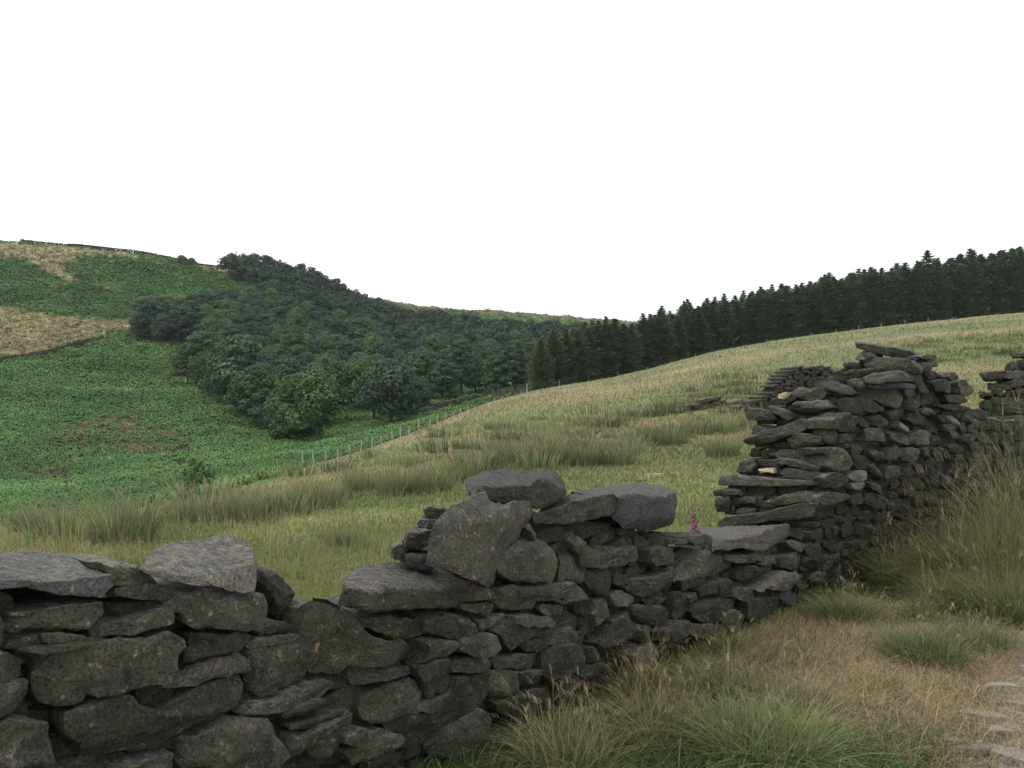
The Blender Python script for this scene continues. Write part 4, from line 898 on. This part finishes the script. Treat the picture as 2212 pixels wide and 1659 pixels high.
# broken end of the tall stretch, packed in the plane of its raking face
UPE = (C1 - C0) / (C1[2] - C0[2])
rs = random.Random(4); z = -.1
def elim(z):      # how far the broken end reaches back at height z
    b = C0 + UPE * (z - C0[2]); best = .05
    for s_ in np.arange(.05, 1.5, .02):
        p = b + E2 * s_; px = CX + F * p[0] / p[1]; py = HY - F * (p[2] - EYE) / p[1]
        if px > np.interp(py, [760, 800, 830, 855, 885, 950, 975, 1020, 1040, 1150, 1400], [1880, 1815, 1760, 1680, 1632, 1630, 1615, 1600, 1565, 1562, 1562]): best = s_
    return best
while z < 2.12:
    h = rs.uniform(.06, .12); s = -.05
    lim = elim(z + h * .5)
    base = C0 + UPE * (z - C0[2])
    while s < lim - .05:
        L = min(rs.uniform(.15, .34), lim - s + .02); j_ = lambda a: rs.uniform(-a, a)
        pts = [(-.5, -.3), (-.4, -.5), (.1, -.5 + j_(.06)), (.44, -.5), (.5, -.1 + j_(.2)), (.46, .4), (.2, .5), (-.2, .5 + j_(.05)), (-.47, .4)]
        W = np.array([base + E2 * (s + L / 2 + p * (L - .008)) + ED * (.05 + j_(.015)) + UPE * (h / 2 + r * (h - .006)) for p, r in pts])
        fill[tall.name].append(stone_geo(W, ED, .3, 20, .8, seed=rs.randrange(10 ** 6), rings=(0, .6, .9))); s += L
    z += h
k = 9; V = []
for a, z in enumerate(np.linspace(-.3, 2.05, k)):
    lim = max(.05, elim(z) - .12); b0 = C0 + UPE * (z - C0[2]) + ED * .12
    V += [b0, b0 + E2 * lim, b0 + E2 * lim + ED * .5, b0 + ED * .5]
Fq = [(a * 4 + b, a * 4 + (b + 1) % 4, a * 4 + 4 + (b + 1) % 4, a * 4 + 4 + b) for a in range(k - 1) for b in range(4)] + [((k - 1) * 4, (k - 1) * 4 + 1, (k - 1) * 4 + 2, (k - 1) * 4 + 3)]
me = bpy.data.meshes.new('hearting'); me.from_pydata((np.array(V) - np.array(tall.location)).tolist(), [], Fq); me.materials.append(M['heart']); link('hearting', me, tall)
prof3 = [(s_of(x, O3, D2), z_on(x, y, O3, N2)) for x, y in [(2122, 890), (2130, 850), (2180, 830), (2212, 820), (2300, 800), (2650, 790)]]
t3 = lambda s: np.interp(s, [p[0] for p in prof3], [p[1] for p in prof3])
course_fill(pier, O3, D2, N3, prof3[0][0], prof3[-1][0], t3, (.05, .35), seedb=5)
hearting(pier, O3, D2, N3, [(p[0] + .05, p[1] - .08) for p in prof3], .6)
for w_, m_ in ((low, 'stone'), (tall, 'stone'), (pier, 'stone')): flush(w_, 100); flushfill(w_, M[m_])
# ------------------------------------------------------------------ big loose stones lying on the walls (front outline, far outline)
def hero(fr, pln, mt, T, proud, front, back, lab, name='topstone', rough=.7, n=72, sd=1, grp=None):
    O, n_, into = PLN[pln]; f = P_(fr, front); b = P_(fr, back)
    W = np.array([onplane(x, y, O - into * proud, n_) for x, y in f]); B = np.array([onplane(x, y, O - into * proud + into * T, n_) for x, y in b])
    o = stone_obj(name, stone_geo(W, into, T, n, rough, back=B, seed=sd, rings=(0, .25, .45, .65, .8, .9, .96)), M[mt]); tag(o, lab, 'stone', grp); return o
hero('A', '1', 'dark', .42, .03, '-300,425 0,425 300,440 560,425 735,400 750,470 690,530 560,545 380,520 150,478 0,490 -300,500',
     '-300,235 0,240 300,240 460,226 690,355 715,400 640,430 500,430 350,420 150,400 0,400 -300,400', 'broad flat dark topstone at the left end of the low wall', sd=11)
hero('A', '1', 'pale', .34, .04, '915,345 1050,400 1200,412 1380,388 1520,392 1668,335 1692,420 1683,515 1590,520 1480,488 1330,455 1150,440 1000,400',
     '960,290 990,225 1120,185 1300,165 1480,135 1605,105 1650,240 1650,330 1560,350 1450,350 1330,340 1150,330 1000,310', 'pale angular block perched on the low wall, right of the broad flat stone', sd=12, rough=.7)
hero('B', '1', 'stone', .40, .04, '345,490 470,500 620,480 900,490 1230,490 1320,510 1328,560 1120,575 1050,608 800,622 540,652 440,640 300,600',
     '310,400 400,328 560,313 760,313 960,358 1120,430 1200,500 1080,510 1000,520 800,530 540,540 440,540 360,510', 'long flat slab with a wedge profile lying under the leaning stone', sd=13)
hero('C', '1', 'rust', .24, .17, '510,810 520,640 545,540 620,470 700,400 800,345 860,335 895,410 960,445 1060,415 1120,405 1095,470 1020,590 960,690 900,800 860,880 845,945 690,885 600,845',
     '600,760 600,640 630,540 690,470 760,400 830,350 880,340 910,395 980,430 1080,395 1165,398 1190,475 1115,565 1055,655 965,795 930,930 890,965 760,850 680,800', 'large slab with a notched top leaning on the middle of the low wall', 'leaning_stone', sd=14, rough=.8)
hero('C', '1', 'rust', .50, -.02, '740,335 830,300 940,305 1060,295 1150,300 1230,250 1310,270 1385,330 1390,375 1330,420 1230,450 1120,430 920,400 760,370',
     '735,245 800,213 900,181 1020,185 1130,196 1240,178 1310,188 1380,255 1395,320 1300,370 1200,380 1100,360 920,340 760,300', 'topmost boulder of the low wall, with a flat mottled top', sd=15, rough=.8)
hero('C', '1', 'stone', .45, .02, '1195,480 1380,430 1440,400 1560,370 1715,350 1750,380 1758,450 1700,490 1560,525 1440,550 1300,540 1210,540',
     '1240,440 1370,370 1420,350 1520,335 1640,325 1700,345 1720,400 1660,430 1550,460 1440,480 1320,480 1260,480', 'flat slab wedged between the topmost boulder and the rounded dark boulder', sd=16, rough=.7)
hero('C', '1', 'dark', .48, .03, '1745,370 1850,350 2000,360 2110,345 2116,450 2100,540 2030,600 1950,620 1850,605 1780,570 1720,510 1750,450',
     '1400,338 1650,282 1900,261 2095,315 2112,400 2095,470 2010,510 1920,525 1820,500 1600,440 1430,380 1400,350', 'large rounded dark bluish boulder at the right of the stones piled on the low wall', 'boulder', sd=17, rough=.7)
hero('Q', '1', 'pale', .60, .04, '1190,395 1350,372 1540,342 1640,320 1740,262 1915,240 1925,300 1900,380 1840,430 1750,450 1680,490 1550,495 1480,470 1260,485 1190,470',
     '1000,268 1250,258 1500,248 1650,242 1740,236 1897,230 1905,290 1880,340 1800,370 1700,390 1600,400 1500,400 1400,400 1200,400 1050,350', 'long pale topped slab ending the low wall below the foxglove', sd=18, rough=.7)
hero('T', '2', 'stone', .35, -.12, '1425,70 1470,80 1700,112 1940,150 2000,190 2010,225 1900,240 1720,200 1560,160 1440,120',
     '1432,64 1480,68 1700,100 1940,140 2015,165 2015,200 1900,215 1720,180 1560,140 1445,100', 'thin slab tilted up at the very top of the tall wall stretch', sd=19, rough=.6)
def small(fr, pln, mt, T, proud, pts, lab, grp, sd, name='stone', rough=1.0):
    O, n_, into = PLN[pln]; W = np.array([onplane(x, y, O - into * proud, n_) for x, y in P_(fr, pts)]); into = W.mean(0) * [1, 1, 0]; into /= np.linalg.norm(into); T *= .7
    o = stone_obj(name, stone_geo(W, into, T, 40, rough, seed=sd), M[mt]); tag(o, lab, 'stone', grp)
G_ = 'small flat stones stacked left of the leaning slab'
small('C', '1', 'stone', .3, -.25, '455,450 480,435 620,450 640,490 550,515 460,505', 'uppermost of the small stones stacked left of the leaning slab', G_, 31)
small('C', '1', 'dark', .3, -.24, '415,550 440,520 560,520 570,560 500,585 430,580', 'second stone from the top in the small stack left of the leaning slab', G_, 32)
small('C', '1', 'stone', .35, -.18, '330,640 360,600 540,590 560,660 530,690 400,735 340,750', 'blocky brownish stone, third down and biggest in the stack left of the leaning slab', G_, 33)
small('C', '1', 'stone', .25, -.20, '255,700 330,680 345,740 300,785 250,775', 'little stone at the left foot of the stack left of the leaning slab', G_, 34)
small('C', '1', 'dark', .35, -.16, '285,768 330,760 540,750 540,850 420,850 290,825', 'thin bottom stone of the stack, lying on the long wedge slab', G_, 35)
def rock(p, sx, sy, sz, rz, mt, lab, cat='stone', name='stone', grp=None, sd=1, n=28, sink=.3):
    a = np.linspace(0, 6.283, 9, endpoint=False); rs = np.random.default_rng(sd); r = rs.uniform(.6, 1.2, 9)
    W = np.stack([np.cos(a) * r * sx, np.sin(a) * r * sy, np.full(9, sz)], -1); R = np.array([[math.cos(rz), math.sin(rz), 0], [-math.sin(rz), math.cos(rz), 0], [0, 0, 1]])
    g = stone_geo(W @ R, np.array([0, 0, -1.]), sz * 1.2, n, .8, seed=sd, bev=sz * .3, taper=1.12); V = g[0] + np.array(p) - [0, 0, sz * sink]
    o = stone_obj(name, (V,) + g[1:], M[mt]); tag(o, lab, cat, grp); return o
rock(hit(1418, 1030, 8), .16, .10, .10, .2, 'tan', 'pale stone lying in the field grass behind the dark boulder', sd=41)
rock(hit(1385, 1040, 8), .10, .08, .05, .2, 'stone', 'grey stone touching the left of the pale stone in the field grass', sd=42)
rock(hit(1208, 0 + 1600, 3.6), .11, .08, .12, .2, 'stone', 'grey stone at the foot of the low wall in the long straw grass', sd=43)
for q, (px, py, sx, sy, lab) in enumerate([(2120, 1555, .13, .055, 'long flat pale stone bedded along the edge of the path'), (2110, 1626, .14, .06, 'pale flagstone in the path at the bottom right, left of the corner stone'),
     (2185, 1640, .13, .09, 'broad pale stone at the very bottom right corner of the path'), (2195, 1585, .10, .05, 'small pale stone at the right edge above the corner stone'),
     (2160, 1490, .12, .05, 'small flat stone highest up the path at the right edge'), (2050, 1530, .07, .03, 'sliver of stone in the turf left of the long path stone'),
     (2160, 1588, .07, .04, 'squarish pale stone between the long flat stone and the corner stone'), (2060, 1612, .06, .035, 'small pale chip of flagstone left of the corner flagstone'), (2190, 1530, .08, .04, 'pale wedge of stone at the right edge, second from the top of the path')]):
    rock((lambda p: p)(hit(px, py, 2)), sx, sy, .05, -.5 + .5 * math.sin(q * 2.1), 'path_stone', lab, grp='pale stones bedded in the path', sd=50 + q, n=36, sink=.18)
rock(hit(1555, 1372, 5), .10, .07, .10, .3, 'pale', 'whitish rounded stone fallen at the wall foot below its right half', sd=61)
rock(hit(1500, 1385, 5), .12, .09, .13, .3, 'stone', 'dull grey stone fallen at the wall foot, left of the whitish one', sd=62)
rock(hit(1480, 1420, 5), .05, .04, .05, .3, 'pale', 'tiny pale stone in the grass in front of the dull grey fallen stone', sd=63)
# ------------------------------------------------------------------ far walls built of many small stones
def far_wall(name, line, hts, T, size, lab, mt='far_stone', n=12, seed=1, layers=1, ragged=.15):
    """line: ground points (X,Y,Z), hts: height at each"""
    rs = random.Random(seed); L = np.array(line, float); seg_ = np.linalg.norm(np.diff(L[:, :2], axis=0), axis=1); S = np.concatenate([[0], np.cumsum(seg_)]); V, f3, f4, o = [], [], [], 0
    Hs = lambda s_: np.interp(s_, S, hts) * (1 + ragged * math.sin(s_ * 3.1 / max(size * 4, .5)) * math.sin(s_ * 1.3 + seed)); z = -.15
    while z < max(hts) * (1 + ragged):
      h = size * rs.uniform(.35, .7); s = -rs.uniform(0, size)
      while s < S[-1]:
        w = size * rs.uniform(.8, 2.2); P = np.array([np.interp(s, S, L[:, k]) for k in range(3)]); Pn = np.array([np.interp(min(s + .5, S[-1]), S, L[:, k]) for k in range(3)]); Pm = np.array([np.interp(max(s - .5, 0), S, L[:, k]) for k in range(3)])
        d = Pn - Pm; sl = d[2]; d = d / (np.linalg.norm(d) + 1e-9); into = np.array([-d[1], d[0], 0]); into /= np.linalg.norm(into) + 1e-9;
        if into[1] < 0: into = -into
        if z < Hs(s + w / 2):
            W = np.array([P + d * (p * w) + into * rs.uniform(-.03, .03) + np.array([0, 0, z + h / 2 + r * h]) for p, r in ((-.5, -.3), (-.4, -.5), (.4, -.5), (.5, 0), (.45, .45), (0, .5), (-.48, .4))])
            g = stone_geo(W, into, T, n, 1.0, seed=rs.randrange(10 ** 6), rings=(0, .85)); V.append(g[0]); f3 += (g[1][:, ::-1] + o).tolist() + (g[3] + o).tolist(); f4 += (g[2] + o).tolist(); o += len(g[0])
        s += w
      z += h
    V = np.concatenate(V); c = L.mean(0); me = bpy.data.meshes.new(name); me.from_pydata((V - c).tolist(), [], f3 + f4); me.materials.append(M[mt]); o_ = link(name, me, None, tuple(c)); tag(o_, lab, 'stone wall', None, 'thing'); return o_
gp = lambda px, Y, dz=0: ((px - CX) / F * Y, Y, zat((px - CX) / F * Y, Y) + dz)
# dark ruined wall up the field behind the tall stretch: its top follows the photo
ln = [gp(x, Y) for x, Y in [(1590, 26), (1650, 26.5), (1680, 27), (1700, 27.3), (1720, 27.6), (1780, 28), (1800, 28.2), (1870, 29)]]
top_ = [905, 862, 845, 815, 795, 790, 800, 800]
far_wall('ruined_wall', ln, [max(.05, zp(t_, p[1]) - p[2]) for t_, p in zip(top_, ln)], .55, .16, 'dark tumbledown wall of small stones seen behind the top of the tall stretch', seed=2, ragged=.06)
ln = [hit(x, y, 8) for x, y in [(1470, 893), (1500, 888), (1530, 884), (1560, 880), (1605, 872)]]
far_wall('rubble_heap', ln, [.08, .2, .17, .22, .08], .6, .2, 'low line of fallen grey rubble lying in the field grass left of the tall stretch', mt='stone', seed=3, ragged=.6)
def hillwall(pts, ht, lab, size, seed, T=.6):
    L_ = []
    for x, y in pts:
        p = hit(x, y, edgeY(x) * 1.12)
        if p: L_.append(p)
    far_wall('boundary_wall', L_, [ht] * len(L_), T, size, lab, seed=seed, ragged=.12)
def crest(px):
    i = int(round((px - gx[0]) / (gx[1] - gx[0]))); k = EDGE + 5 + np.argmin(GPY[i, EDGE + 5:]); return GP[i, k]
L_ = [tuple(crest(x) - np.array([0, 0, .3])) for x in [44, 90, 140, 190, 240, 290, 340, 390, 430, 470, 500]]
far_wall('boundary_wall', L_, [1.5, 1.5, 1.5, 1.5, 1.4, 1.4, 1.3, 1.1, .9, .9, .8], .8, .5, 'long dark wall along the bare ridge against the sky on the left', seed=6, ragged=.02)
L_ = [tuple(crest(x) + np.array([0, -3, -.5])) for x in [40, 52]]
hillwall([(-60, 793), (0, 784), (60, 774), (110, 766), (150, 754), (190, 742), (225, 735)], 1.2, 'dark wall curving along the lower side of the straw coloured pasture at the left', .5, 7)
hillwall([(170, 612), (215, 628), (260, 637), (300, 645)], .8, 'short dark broken wall line in the bracken high on the left hillside', .5, 8)
def valwall(pts, lab, seed, ht=1.0):
    L_ = [hit(x, y, edgeY(x) * 1.05) for x, y in pts]; L_ = [p for p in L_ if p]
    if len(L_) > 1: far_wall('ruined_wall', L_, [ht] * len(L_), .7, .35, lab, seed=seed, ragged=.25)
valwall([(925, 893), (950, 885), (985, 877), (1020, 868), (1045, 862)], 'nearer piece of broken wall beside the fence at the lower edge of the wood', 9, .9)
valwall([(1062, 862), (1090, 857), (1120, 854), (1155, 850)], 'farther piece of broken wall beside the fence, up to the conifer corner', 10, .8)
# ------------------------------------------------------------------ grass on the near side of the wall
random.seed(9)
def vz(X, Y): return zat(X, Y)
nm = (isnear & inframe) * PIXA
dpg = dpath.reshape(NCOL, NROW)[:-1, :-1]; Xc = GP[:-1, :-1, 0]
G2 = [(.055, .095, .028), (.075, .12, .035), (.10, .135, .045), (.065, .105, .04)]; D2_ = [(.34, .27, .15), (.40, .33, .20), (.28, .21, .12), (.24, .165, .095)]; TH = [(.33, .24, .14), (.42, .32, .19), (.26, .18, .11), (.44, .36, .22)]
# short turf and thatch everywhere but on the bare path
w0 = nm * np.clip(1.1 - np.clip(dpg + .35, 0, 2) * 2.2, .05, 1)
Pv, i, j = sample(w0, 90000); n = len(Pv); br = np.clip(fbm(Pv, .9, 3, 3.) * 3.0 + .36, 0, 1)[:, None]
c0 = pick(G2, n) * (1 - br) + pick(TH, n) * br
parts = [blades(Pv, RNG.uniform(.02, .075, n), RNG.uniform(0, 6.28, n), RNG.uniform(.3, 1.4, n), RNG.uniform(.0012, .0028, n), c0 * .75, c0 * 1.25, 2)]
# lank grass: thick by the wall, thin towards the path
w1_ = nm * np.clip(.30 - dpg, 0, 1) ** 1.0 * (dpg < .05) * np.clip(fbm(GP[:-1, :-1].reshape(-1, 3), 1.3, 3, 60.).reshape(NCOL - 1, NROW - 1) * 2 + .5, .03, 1)
Pv, i, j = sample(w1_, 13000); n = len(Pv); br = (RNG.random(n) < np.clip(fbm(Pv, .8, 3, 13.) * 1.5 + .35, .1, .9))[:, None]
c0 = np.where(br, pick(D2_, n), pick(G2, n))
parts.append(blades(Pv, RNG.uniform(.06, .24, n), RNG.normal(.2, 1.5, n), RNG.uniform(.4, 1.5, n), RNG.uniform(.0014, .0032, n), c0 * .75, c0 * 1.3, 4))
# fine reddish thatch in the dead patch by the wall corner
for (px, py, sx, sy, m_) in ((1760, 1400, 1.3, .75, 22000), (1880, 1510, .8, .8, 14000)):
    p = hit(px, py, 3); q = np.array(p) + np.stack([RNG.normal(0, sx * .5, m_), RNG.normal(0, sy * .6, m_), np.zeros(m_)], -1); q = q[near_side(q[:, 0], q[:, 1]) & (wall_d(q[:, 0], q[:, 1]) > .03)]
    q[:, 2] = [vz(a, b) for a, b in q[:, :2]]; m2 = len(q)
    parts.append(blades(q, RNG.uniform(.06, .16, m2), RNG.uniform(0, 6.28, m2), RNG.uniform(.6, 1.6, m2), RNG.uniform(.0007, .0014, m2), pick(TH, m2), pick(TH, m2) * 1.3, 3))
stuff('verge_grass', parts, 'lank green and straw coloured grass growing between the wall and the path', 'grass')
def tuss(name, px, py, r, H, ns, lab, g, t, w=.0023, spread=.9, Y=None, group='large grass tussocks beside the wall', seeds=60, S=6, cat='grass tussock'):
    p = hit(px, py, 2.5) if Y is None else gp(px, Y)
    a = RNG.uniform(0, 6.28, ns); rr = r * np.sqrt(RNG.random(ns)); base = np.stack([rr * np.cos(a), rr * np.sin(a), np.zeros(ns)], -1)
    W = base + np.array(p); base[:, 2] = [vz(x, y) - p[2] - .02 for x, y in W[:, :2]]
    keep = near_side(W[:, 0], W[:, 1]); base, a, rr = base[keep], a[keep], rr[keep]; ns = len(base)
    lean = np.clip(.2 + spread * rr / r * RNG.uniform(.4, 1.3, ns) + RNG.normal(0, .25, ns), .05, 1.6)
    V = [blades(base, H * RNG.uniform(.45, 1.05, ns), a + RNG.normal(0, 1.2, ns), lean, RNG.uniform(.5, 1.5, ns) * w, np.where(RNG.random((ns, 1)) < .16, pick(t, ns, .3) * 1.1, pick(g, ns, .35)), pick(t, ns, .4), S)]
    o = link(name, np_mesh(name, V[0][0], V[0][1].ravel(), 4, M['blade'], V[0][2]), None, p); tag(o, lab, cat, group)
    if seeds:
        b = base[RNG.integers(0, ns, seeds)]; aa = RNG.uniform(0, 6.28, seeds); hh = H * RNG.uniform(.9, 1.5, seeds); ll = RNG.uniform(.1, .8, seeds); cc = pick(D2_, seeds)
        v1 = blades(b, hh, aa, ll, np.full(seeds, .0014), cc * .8, cc, 7)
        # seed heads: short thick blades at the stalk tips
        d = np.stack([np.cos(aa), np.sin(aa), 0 * aa], -1); tip = b + d * (ll * hh)[:, None] * .80 + np.array([0, 0, 1.]) * (hh * (.88 - .42 * ll * .74))[:, None]
        v2 = []
        for k in range(4): v2.append(blades(tip + d * (ll * hh * .05 * k)[:, None], hh * .10, aa + RNG.normal(0, .4, seeds), ll + .4, np.full(seeds, .0018), cc * .9, cc * 1.1, 2))
        V, Fq, C = join([v1] + v2); link('seed_stalks', np_mesh('seed_stalks', V, Fq.ravel(), 4, M['blade'], C), o)
GG = [(.04, .08, .02), (.06, .11, .028), (.09, .15, .04), (.045, .085, .03)]; TT = [(.13, .16, .06), (.20, .19, .085), (.30, .25, .14), (.10, .15, .05)]; RT = [(.20, .13, .07), (.28, .18, .10), (.13, .13, .055), (.16, .17, .07), (.30, .24, .13)]
ST = [(.34, .30, .17), (.42, .37, .22), (.26, .24, .12), (.20, .22, .09)]
GS = GG + ST[:1]
tuss('grass_tussock', 1650, 1650, .27, .36, 2200, 'bright green grass tussock at the bottom edge, centre right', GG + [(.10, .17, .045)], [(.16, .22, .07), (.24, .26, .11), (.30, .29, .15)], seeds=45)
tuss('grass_tussock', 1420, 1615, .22, .36, 1000, 'loose straw and green tussock against the wall foot, left of the bright green one', GS, ST + RT, seeds=70)
tuss('grass_tussock', 1230, 1675, .20, .36, 750, 'straw tussock with pale seed heads standing lowest and farthest left', GS + ST, ST, seeds=80)
tuss('grass_tussock', 1560, 1515, .20, .32, 900, 'arching tussock halfway between the bottom edge and the wall foot', GS, ST + TT, seeds=60)
tuss('grass_tussock', 1710, 1545, .18, .28, 800, 'pale-tipped tussock above and right of the bright green bottom one', GS, ST, seeds=45)
tuss('grass_tussock', 1835, 1345, .20, .32, 1100, 'green tussock just right of the wall corner, ringed by straw', GG, TT + ST, seeds=35)
tuss('grass_tussock', 2000, 1435, .24, .32, 1300, 'dark green tussock at the edge of the path, right side', GG, TT, seeds=35)
tuss('grass_tussock', 2110, 1400, .20, .28, 800, 'low tussock at the right edge beside the path', GG, TT + ST, seeds=50)
tuss('grass_tussock', 1380, 1510, .16, .34, 600, 'thin seeding tussock hard against the low wall', GS, RT + ST, seeds=60)
HT = [(.20, .23, .09), (.28, .22, .12), (.14, .22, .07), (.34, .29, .16), (.24, .16, .09)]; HG = [(.05, .11, .028), (.08, .15, .04), (.11, .18, .055)]
tuss('rush_tussock', 2150, 1250, .40, .95, 1500, 'tall reddish tussock of moor grass, nearest at the right edge', HG, HT + RT[:2], .0026, .8, Y=7.5, seeds=60, group='tall tussocks by the tall wall', S=7)
tuss('rush_tussock', 2060, 1190, .30, .72, 1000, 'tall tussock leaning left over the foot of the tall wall stretch', HG, HT, .0026, .9, Y=8.15, seeds=60, group='tall tussocks by the tall wall', S=7)
tuss('rush_tussock', 2235, 1170, .40, 1.42, 1300, 'tallest tussock, rising at the right edge in front of the slab stack', HG, HT, .0030, .6, Y=8.1, seeds=60, group='tall tussocks by the tall wall', S=7)
tuss('rush_tussock', 1960, 1225, .26, .55, 1200, 'middling tussock at the left of the tall ones, by the wall foot', HG, HT, .0024, .9, Y=7.9, seeds=50, group='tall tussocks by the tall wall')
tuss('rush_tussock', 2200, 1330, .30, .55, 1300, 'green tussock below the tall reddish ones at the right edge', HG, HT, .0024, .9, Y=6.7, seeds=45, group='tall tussocks by the tall wall')
tuss('rush_tussock', 2070, 1310, .28, .45, 1200, 'wide green tussock between the tall reddish ones and the path', HG, HT, .0024, 1.0, Y=7.1, seeds=40, group='tall tussocks by the tall wall')
for q, (px, py, r_, H_, n_, lab) in enumerate([(1905, 1500, .12, .18, 500, 'small green tuft in the middle of the dry straw patch'), (1960, 1600, .13, .15, 500, 'low green tuft at the bottom, left of the path stones'), (1790, 1450, .10, .16, 350, 'small tuft in the straw below the wall corner tussock'),
    (1560, 1420, .12, .26, 400, 'thin seeding tuft close to the fallen pale stones'), (1990, 1340, .13, .26, 500, 'green tuft between the wall corner tussock and the tall grasses'), (2040, 1500, .10, .14, 350, 'low tuft just left of the highest path stones')]):
    tuss('grass_tussock', px, py, r_, H_, n_, lab, GG, TT + ST, seeds=14, group='small grass tufts in the verge')
# gravel on the path
m_ = 4200; rs = np.random.default_rng(3); Pg, i, j = sample(nm * (dpg > .0) * (GP[:-1, :-1, 1] < 9), m_)
octv = np.array([(1, 0, 0), (0, 1, 0), (-1, 0, 0), (0, -1, 0), (.3, .2, 1), (-.2, -.1, -1)], float); of = [(0, 1, 4), (1, 2, 4), (2, 3, 4), (3, 0, 4), (1, 0, 5), (2, 1, 5), (3, 2, 5), (0, 3, 5)]
s = np.exp(rs.normal(-4.7, .6, m_))[:, None, None]; V = Pg[:, None] + octv[None] * s * rs.uniform(.6, 1.3, (m_, 6, 1)) * [1.2, 1, .55]; Fq = (np.array(of)[None] + (np.arange(m_) * 6)[:, None, None]).reshape(-1, 3)
cg = np.repeat(rs.uniform(.14, .38, (m_, 1)) * np.array([1, .93, .84]), 6, 0); o = link('gravel', np_mesh('gravel', V.reshape(-1, 3), Fq.ravel(), 3, M['ground'], cg)); tag(o, 'loose pale gravel and chips scattered along the path', 'gravel', None, 'stuff')
# ------------------------------------------------------------------ foxglove behind the low wall
Yf = 10.5; X = (1502 - CX) / F * Yf; zb = zat(X, Yf); ztop = zp(1083, Yf); H = ztop - zb; fx_ = empty('foxglove', (X, Yf, zb)); tag(fx_, 'single foxglove with a purple flower spike between the dark boulder and the wall end', 'foxglove')
lean = -.10
V, Fq, C = tube_np([(0, 0, 0), (-.02 * H + .01, 0, H * .4), (lean * H * .5, 0, H * .8), (lean * H * .7, 0, H)], [.007, .006, .004, .002], 6); link('stem', np_mesh('stem', V, Fq.ravel(), 4, M['foxstem']), fx_)
rings_ = [(0, .004), (.010, .008), (.024, .010), (.036, .014)]; bv = [(math.cos(a) * r, math.sin(a) * r, -l) for l, r in rings_ for a in np.linspace(0, 6.283, 8, endpoint=False)]; bf = [(q * 8 + a, q * 8 + (a + 1) % 8, q * 8 + 8 + (a + 1) % 8, q * 8 + 8 + a) for q in range(3) for a in range(8)] + [tuple(range(8))[::-1]]
bell = bpy.data.meshes.new('flower'); bell.from_pydata(bv, [], bf); bell.materials.append(M['fox'])
zlow = max(.12, (zp(1150, Yf) - zb) / H)
for k in range(34):
    t = k / 33; f_ = zlow + (.97 - zlow) * t; o = link('flower', bell, fx_, (lean * H * .7 * f_ ** 1.5 + math.cos(k * 2.4) * .014 * (1 - t * .6), math.sin(k * 2.4) * .014, f_ * H)); s_ = 1.15 - .75 * t; o.scale = (s_, s_, s_); o.rotation_euler = (math.sin(k * 2.4) * .9, -math.cos(k * 2.4) * .9, 0)
lp = []
for k in range(9):
    a = k * 2.4; L = .14 * (1 - k * .06); zz = .02 + k * .05; d = np.array([math.cos(a), math.sin(a), 0]); s_ = np.array([-d[1], d[0], 0]); b = np.array([0, 0, zz]); lp.append((np.array([b, b + d * L * .5 + s_ * .03 + [0, 0, .04], b + d * L, b + d * L * .5 - s_ * .03 + [0, 0, .04]]), np.array([[0, 1, 2, 3]]), np.zeros((4, 3))))
V, Fq, C = join(lp); link('leaves', np_mesh('leaves', V, Fq.ravel(), 4, M['foxstem']), fx_)
# ------------------------------------------------------------------ light, sky, camera
w = bpy.data.worlds.new('World'); SC.world = w; w.use_nodes = True; nt = w.node_tree; bg = nt.nodes['Background']
SUN_EL, SUN_AZ = math.radians(48), math.radians(-60)
sky = N(nt, 'ShaderNodeTexSky', sky_type='NISHITA'); sky.sun_disc = False; sky.sun_elevation = SUN_EL; sky.sun_rotation = SUN_AZ; sky.dust_density = 3.0
hs = N(nt, 'ShaderNodeHueSaturation'); hs.inputs['Saturation'].default_value = .25; nt.links.new(sky.outputs[0], hs.inputs['Color'])
mx = mix(nt, .80, hs.outputs[0], (11.6, 12.0, 12.4)); nt.links.new(mx, bg.inputs[0]); bg.inputs[1].default_value = .105
sd = bpy.data.lights.new('sun', 'SUN'); sd.energy = 1.0; sd.angle = math.radians(18); sd.color = (1, .96, .9)
so = link('sun', sd); so.rotation_euler = (math.pi / 2 - SUN_EL, 0, SUN_AZ + math.pi); so.rotation_euler = (Vector((math.sin(SUN_AZ) * math.cos(SUN_EL), math.cos(SUN_AZ) * math.cos(SUN_EL), math.sin(SUN_EL)))).to_track_quat('Z', 'Y').to_euler()
cam = bpy.data.cameras.new('camera')
hz = bpy.data.meshes.new('haze'); x0, x1, y0, y1, z0, z1 = -700., 1400., -30., 1900., -60., 190.
hz.from_pydata([(x, y, z) for x in (x0, x1) for y in (y0, y1) for z in (z0, z1)], [], [(0, 1, 3, 2), (4, 6, 7, 5), (0, 4, 5, 1), (2, 3, 7, 6), (0, 2, 6, 4), (1, 5, 7, 3)])
hm_ = bpy.data.materials.new('haze'); hm_.use_nodes = True; hn = hm_.node_tree; hn.nodes.remove(hn.nodes['Principled BSDF']); pv = hn.nodes.new('ShaderNodeVolumePrincipled')
pv.inputs['Color'].default_value = (.86, .91, 1, 1); pv.inputs['Density'].default_value = .00009; hn.links.new(pv.outputs[0], hn.nodes['Material Output'].inputs['Volume']); hz.materials.append(hm_)
link('haze', hz)['kind'] = 'stuff'
co = link('camera', cam, None, (0, 0, EYE)); co.rotation_euler = (math.pi / 2, 0, 0)
cam.sensor_width = 36; cam.lens = F / 2212 * 36; cam.shift_y = (HY - 829.5) / 2212; cam.clip_end = 5000; cam.clip_start = .05
SC.camera = co
vs = SC.view_settings; vs.view_transform = 'Standard'; vs.look = 'None'; vs.exposure = .42; vs.gamma = 1; vs.use_curve_mapping = False
